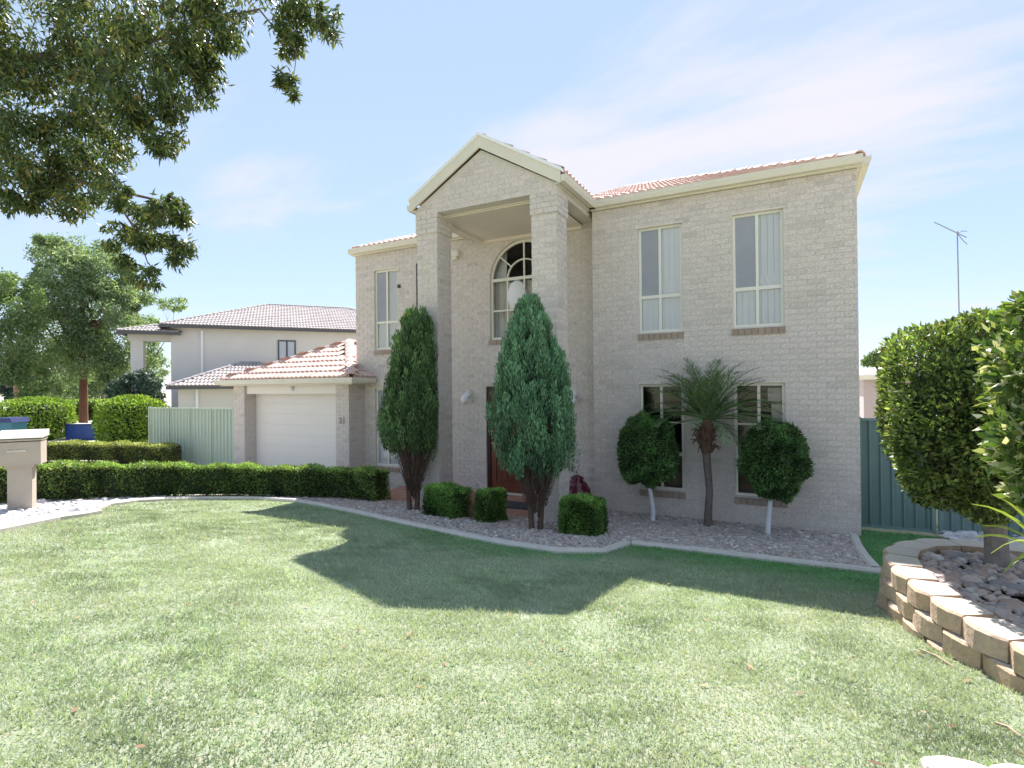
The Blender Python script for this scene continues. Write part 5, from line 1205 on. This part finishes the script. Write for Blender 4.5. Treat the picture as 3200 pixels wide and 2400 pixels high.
z1 = .4 + 72 * s_; obox(wb, 34 * s_, .5, .44, z1, 'body', 'bin_teal', e, 42 * s_); obox(wb - fd * .03, 48 * s_, .58, z1, z1 + 10 * s_, 'lid', 'bin_lid', e, 40 * s_)
for sx in (-1, 1):
    c_ = wb + rt * sx * 15 * s_ + fd * .42; MB().tube([c_ - rt * .03 + (0, 0, .1), c_ + rt * .03 + (0, 0, .1)], .1, 14).build('wheel', 'dark_metal', e)

# ================================================================== NEIGHBOURING HOUSES
def neighbour():
    O = at(350, 702, 25.); O[2] = 0; zE = 5.25
    ang = math.radians(50); A = np.array([math.cos(ang), math.sin(ang), 0]); A = np.array([CF[0] * math.cos(math.radians(67)) + CR[0] * math.sin(math.radians(67)), CF[1] * math.cos(math.radians(67)) + CR[1] * math.sin(math.radians(67)), 0]); A /= np.linalg.norm(A)
    B = np.array([-A[1], A[0], 0])                         # away from the camera
    if B @ CF < 0: B = -B
    P = lambda a, b, z: O + A * a + B * b + np.array([0, 0, z])
    e = empty('neighbour_house', O, 'two storey cream neighbouring house with grey tiled hip roof', 'house')
    Ln, Wd = 13., 8.4
    def box(mb, a0, a1, b0, b1, z0, z1):
        mb.add([P(a, b, z) for z in (z0, z1) for a, b in ((a0, b0), (a1, b0), (a1, b1), (a0, b1))], [(0, 3, 2, 1), (4, 5, 6, 7), (0, 1, 5, 4), (1, 2, 6, 5), (2, 3, 7, 6), (3, 0, 4, 7)]); return mb
    mb = MB(); box(mb, .3, Ln, .3, Wd, -.2, zE); wl = mb.build('wall', 'neighbour_wall', e)
    pit = math.radians(21.5); tp_ = math.tan(pit); h2 = Wd / 2 + .15
    def hip(a0, a1, b0, b1, z, pit, nm, nmax, front=True):
        tp_ = math.tan(pit); hb = (b1 - b0) / 2; ha = (a1 - a0) / 2; cp = math.cos(pit)
        if ha >= hb:
            R0, R1 = P(a0 + hb, b0 + hb, z + hb * tp_), P(a1 - hb, b0 + hb, z + hb * tp_)
        else:
            R0, R1 = P(a0 + ha, b0 + ha, z + ha * tp_), P(a0 + ha, b1 - ha, z + ha * tp_)
        c00, c10, c11, c01 = P(a0, b0, z), P(a1, b0, z), P(a1, b1, z), P(a0, b1, z)
        mb = MB()
        if ha >= hb:
            mb.add([c00, c10, R1, R0], [(0, 1, 2, 3)]); mb.add([c10, c11, R1], [(0, 1, 2)]); mb.add([c11, c01, R0, R1], [(0, 1, 2, 3)]); mb.add([c01, c00, R0], [(0, 1, 2)])
        else:
            mb.add([c00, c10, R0], [(0, 1, 2)]); mb.add([c10, c11, R1, R0], [(0, 1, 2, 3)]); mb.add([c11, c01, R1], [(0, 1, 2)]); mb.add([c01, c00, R0, R1], [(0, 1, 2, 3)])
        rf = mb.build(nm, 'tile_grey', e)
        hm = min(ha, hb)
        tile_slope(rf, 'roof_tile', c00, A, B, pit, a1 - a0, hm / cp, lambda u, v: v * cp < u < (a1 - a0) - v * cp, 'tile_grey', nmax)
        up = np.array([0, 0, .04])
        caps(rf, c00 + up, R0 + up, 'tile_grey'); caps(rf, c10 + up, (R1 if ha >= hb else R0) + up, 'tile_grey')
        if ha >= hb: caps(rf, R0 + up, R1 + up, 'tile_grey')
        g_ = MB(); V = [P(a, b, zz_) for zz_ in (z - .13, z + .01) for a, b in ((a0, b0 - .02), (a1, b0 - .02), (a1, b0 + .1), (a0, b0 + .1))]
        g_.add(V, [(0, 3, 2, 1), (4, 5, 6, 7), (0, 1, 5, 4), (1, 2, 6, 5), (2, 3, 7, 6), (3, 0, 4, 7)]); g_.add([P(a, b, zz_) for zz_ in (z - .13, z + .01) for a, b in ((a0 - .02, b0), (a0 + .1, b0), (a0 + .1, b1), (a0 - .02, b1))], [(0, 3, 2, 1), (4, 5, 6, 7), (0, 1, 5, 4), (1, 2, 6, 5), (2, 3, 7, 6), (3, 0, 4, 7)])
        g_.build('gutter', 'gutter_dark', rf); return rf
    hip(-.1, Ln + .3, -.1, Wd + .4, zE + .05, pit, 'roof', 240)
    # porch volume on the left
    mb = MB(); box(mb, -1.35, -.85, .5, 1.0, -.2, 4.6); mb.build('porch_post', 'neighbour_wall', e)
    mb = MB(); box(mb, -1.45, .28, .45, 1.05, 4.55, 4.85); mb.build('porch_beam', 'neighbour_wall', e)
    hip(-1.75, .75, -.05, 3.4, 4.95, math.radians(18), 'porch_roof', 40)
    # single storey garage wing in front
    mb = MB(); box(mb, 1.15, 6.3, -3.3, .28, -.2, 2.3); mb.build('garage_wing', 'neighbour_wall', e)
    hip(.8, 6.7, -3.7, 1.4, 2.38, math.radians(23), 'garage_roof', 120)
    for a_, z0_, z1_ in ((1.55, 2.6, 5.1),):
        mb = MB(); box(mb, a_, a_ + .1, .19, .29, z0_, z1_); mb.build('downpipe', 'lamp_white', e)
    mb = MB(); box(mb, 1.8, 1.9, -3.41, -3.31, 0, 2.25); mb.build('downpipe', 'lamp_white', e)
    def win(a0, a1, z0, z1, pale=True):
        mb = MB()
        for q in ((a0, a0 + .07, z0, z1), (a1 - .07, a1, z0, z1), (a0 + .07, a1 - .07, z0, z0 + .07), (a0 + .07, a1 - .07, z1 - .07, z1), ((a0 + a1) / 2 - .04, (a0 + a1) / 2 + .04, z0 + .07, z1 - .07)): box(mb, q[0], q[1], .24, .3, q[2], q[3])
        w = mb.build('window', 'gutter_dark', e)
        for b0_, b1_ in ((a0 + .07, (a0 + a1) / 2 - .04), ((a0 + a1) / 2 + .04, a1 - .07)):
            mb = MB(); box(mb, b0_, b1_, .27, .298, z0 + .07, z1 - .07); mb.build('pane', 'pane_pale' if pale else 'pane_dark', w)
    win(4.95, 5.8, 3.2, 4.72); win(7.75, 8.65, 4.0, 4.5, False)
    mb = MB(); c_ = P(11.0, 3.5, zE + 1.35); mb.lathe(c_, [(.14, 0), (.2, .08), (.2, .2), (.05, .28)], 12); mb.build('roof_vent', 'lamp_white', e)
neighbour()
# house seen past the right corner
def right_house():
    c = at(1872, 830, 20); e = empty('neighbour_house', (c[0], c[1], 0), 'low pinkish neighbouring house glimpsed right of the brick corner', 'house')
    x0, y0 = c[0] - .1, c[1]; MB().box((x0, y0, -.2), (x0 + 9, y0 + 7, 2.42)).build('wall', 'pink_wall', e)
    ze = 2.5; rf = MB(); a0, a1, b0, b1 = x0 - .25, x0 + 9.3, y0 - .35, y0 + 7.3; hb = (b1 - b0) / 2; z_ = ze + hb * .36
    rf.add([(a0, b0, ze), (a1, b0, ze), (a1 - hb, b0 + hb, z_), (a0 + hb, b0 + hb, z_)], [(0, 1, 2, 3)]); rf.add([(a0, b1, ze), (a0, b0, ze), (a0 + hb, b0 + hb, z_)], [(0, 1, 2)]); rf.add([(a1, b0, ze), (a1, b1, ze), (a1 - hb, b0 + hb, z_)], [(0, 1, 2)]); rf.add([(a1, b1, ze), (a0, b1, ze), (a0 + hb, b0 + hb, z_), (a1 - hb, b0 + hb, z_)], [(0, 1, 2, 3)])
    r = rf.build('roof', 'tile_grey', e); MB().box((a0 - .05, b0 - .08, ze - .14), (a1 + .05, b0 + .0, ze + .02)).build('gutter', 'cream', r)
    MB().box((x0 + .55, y0 - .03, 1.0), (x0 + .62, y0 - .002, 2.2)).box((x0 + 1.6, y0 - .03, 1.0), (x0 + 1.67, y0 - .002, 2.2)).box((x0 + .62, y0 - .03, 2.13), (x0 + 1.6, y0 - .002, 2.2)).build('window', 'frame', e)
    MB().box((x0 + .62, y0 - .015, 1.0), (x0 + 1.6, y0 - .001, 2.13)).build('pane', 'pane_dark', e)
    return c
rc = right_house()

# television antenna on a mast above the right hand house
ab = at(2074, 760, 21.5); e = empty('television_antenna', ab, 'thin television antenna on a tall mast against the sky', 'antenna')
t1 = at(2068, 505, 21.5); mb = MB(); mb.tube([(ab[0], ab[1], 2.4), (t1[0], t1[1], t1[2] + .1)], .022, 8); mb.build('mast', 'grey_metal', e)
A0, A1 = at(2018, 480, 21.8), at(2088, 513, 21.2); MB().tube([A0, A1], .02, 6).build('boom', 'grey_metal', e)
dv = A1 - A0; cr_ = np.cross(dv, (0, 0, 1)); cr_ /= np.linalg.norm(cr_)
for i in range(11):
    p = A0 + dv * (.04 + .066 * i); l_ = .10 + .008 * i; MB().tube([p - cr_ * l_, p + cr_ * l_], .007, 5).build('element', 'grey_metal', e)
for s_ in (-1, 1):
    p = A0 + dv * .74; MB().tube([p + (0, 0, .03 * s_), p + dv * .16 + (0, 0, .2 * s_), p + dv * .28 + (0, 0, .26 * s_)], .012, 5).build('reflector', 'dark_metal', e)

# ================================================================== GRASS, LEAF LITTER
def lush_shade(x, y):
    """greener strip along the beds and side passage; its colour also lifts the house shade"""
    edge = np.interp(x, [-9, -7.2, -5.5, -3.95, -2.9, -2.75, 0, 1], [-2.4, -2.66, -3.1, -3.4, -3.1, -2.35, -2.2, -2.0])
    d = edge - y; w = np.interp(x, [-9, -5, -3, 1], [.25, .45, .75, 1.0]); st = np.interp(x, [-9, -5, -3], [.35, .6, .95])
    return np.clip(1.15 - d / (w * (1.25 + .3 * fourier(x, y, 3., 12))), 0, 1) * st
def grass():
    P = np.array(LAWN); out_ = []
    for dlo, dhi, dens in ((0, 3.2, 12000), (3.2, 5, 8500), (5, 8, 5500), (8, 14, 2600)):
        x0, x1, y0, y1 = -10.6, 2.2, -9.4, .45; n = int((x1 - x0) * (y1 - y0) * dens); x = x0 + (x1 - x0) * RNG.random(n); y = y0 + (y1 - y0) * RNG.random(n)
        z = G(x, y); d = np.column_stack([x, y, z]) - CAM; dep = d @ CF; u = (d @ CR) / np.maximum(dep, .01); v = (d @ CU) / np.maximum(dep, .01)
        k = (dep > dlo) & (dep <= dhi) & (np.abs(u) < 1.35) & (v > -1.1); x, y, z, dep = x[k], y[k], z[k], dep[k]; k = inside(LAWN, x, y); out_.append(np.column_stack([x[k], y[k], z[k] + .002, dep[k]]))
    Q = np.concatenate(out_); n = len(Q); P = Q[:, :3]; s_ = .75 + .10 * Q[:, 3]
    a_, b_ = rot_frames(n, np.tile((0, 0, .62), (n, 1)), .62); a_[:, 2] = np.abs(a_[:, 2]) + .12; ln = RNG.uniform(.016, .036, n); wd = RNG.uniform(.0028, .0045, n) * s_
    f1 = fourier(P[:, 0], P[:, 1], 1.6, 3); f2 = fourier(P[:, 0], P[:, 1], 7., 4); f3 = fourier(P[:, 0], P[:, 1], 26., 6); keep = RNG.random(n) < np.clip(.82 - .16 * f2 - .16 * f3, .25, 1)
    ln = ln * np.clip(1 + .22 * f3 - .1 * f2, .5, 1.6); tone = .07 * f1 + .10 * f2 + .13 * f3
    V = np.empty((n, 3, 3)); V[:, 0] = P - b_ * wd[:, None]; V[:, 1] = P + b_ * wd[:, None]; V[:, 2] = P + a_ * ln[:, None]
    V = V[keep]; n = len(V); go = obj('grass', V.reshape(-1, 3), np.arange(3 * n).reshape(-1, 3), 'grass'); set_tone(go, tone[keep], 3)
    at_ = go.data.attributes.new('lush_shade', 'FLOAT', 'POINT'); at_.data.foreach_set('value', np.repeat(lush_shade(P[:, 0], P[:, 1])[keep].astype(np.float32), 3))
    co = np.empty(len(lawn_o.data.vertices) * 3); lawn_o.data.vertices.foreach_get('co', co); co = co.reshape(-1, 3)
    at_ = lawn_o.data.attributes.new('lush_shade', 'FLOAT', 'POINT'); at_.data.foreach_set('value', lush_shade(co[:, 0], co[:, 1]).astype(np.float32))
    return tag(go, 'short pale green lawn grass', 'grass', kind='stuff')
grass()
q = scatter_poly(LAWN, 330); q = q[(q[:, 1] < -3.2)]; n = len(q); P = np.column_stack([q, G(q[:, 0], q[:, 1]) + .022]); a_, b_ = rot_frames(n); a_[:, 2] *= .15; b_[:, 2] *= .25
tag(foliage('fallen_leaves', P, a_, b_, RNG.uniform(.04, .085, n), .024, 'dead_leaf', None), 'scattered dry brown leaves lying on the lawn', 'leaves', kind='stuff')
for i, (p0_, p1_, lab) in enumerate((((1985, 1408), (2062, 1448), 'dry pale stick on the grass along the retaining wall'), ((2150, 1570), (2205, 1600), 'dry pale stick on the lawn near the bottom right corner'))):
    a = ground_at(*p0_); b = ground_at(*p1_); m_ = (a + b) / 2 + (.01, .02, .02); e_ = tag(MB().tube([a + (0, 0, .02), m_, b + (0, 0, .02)], [.006, .008, .004], 6).build('stick', 'twig'), lab, 'stick')
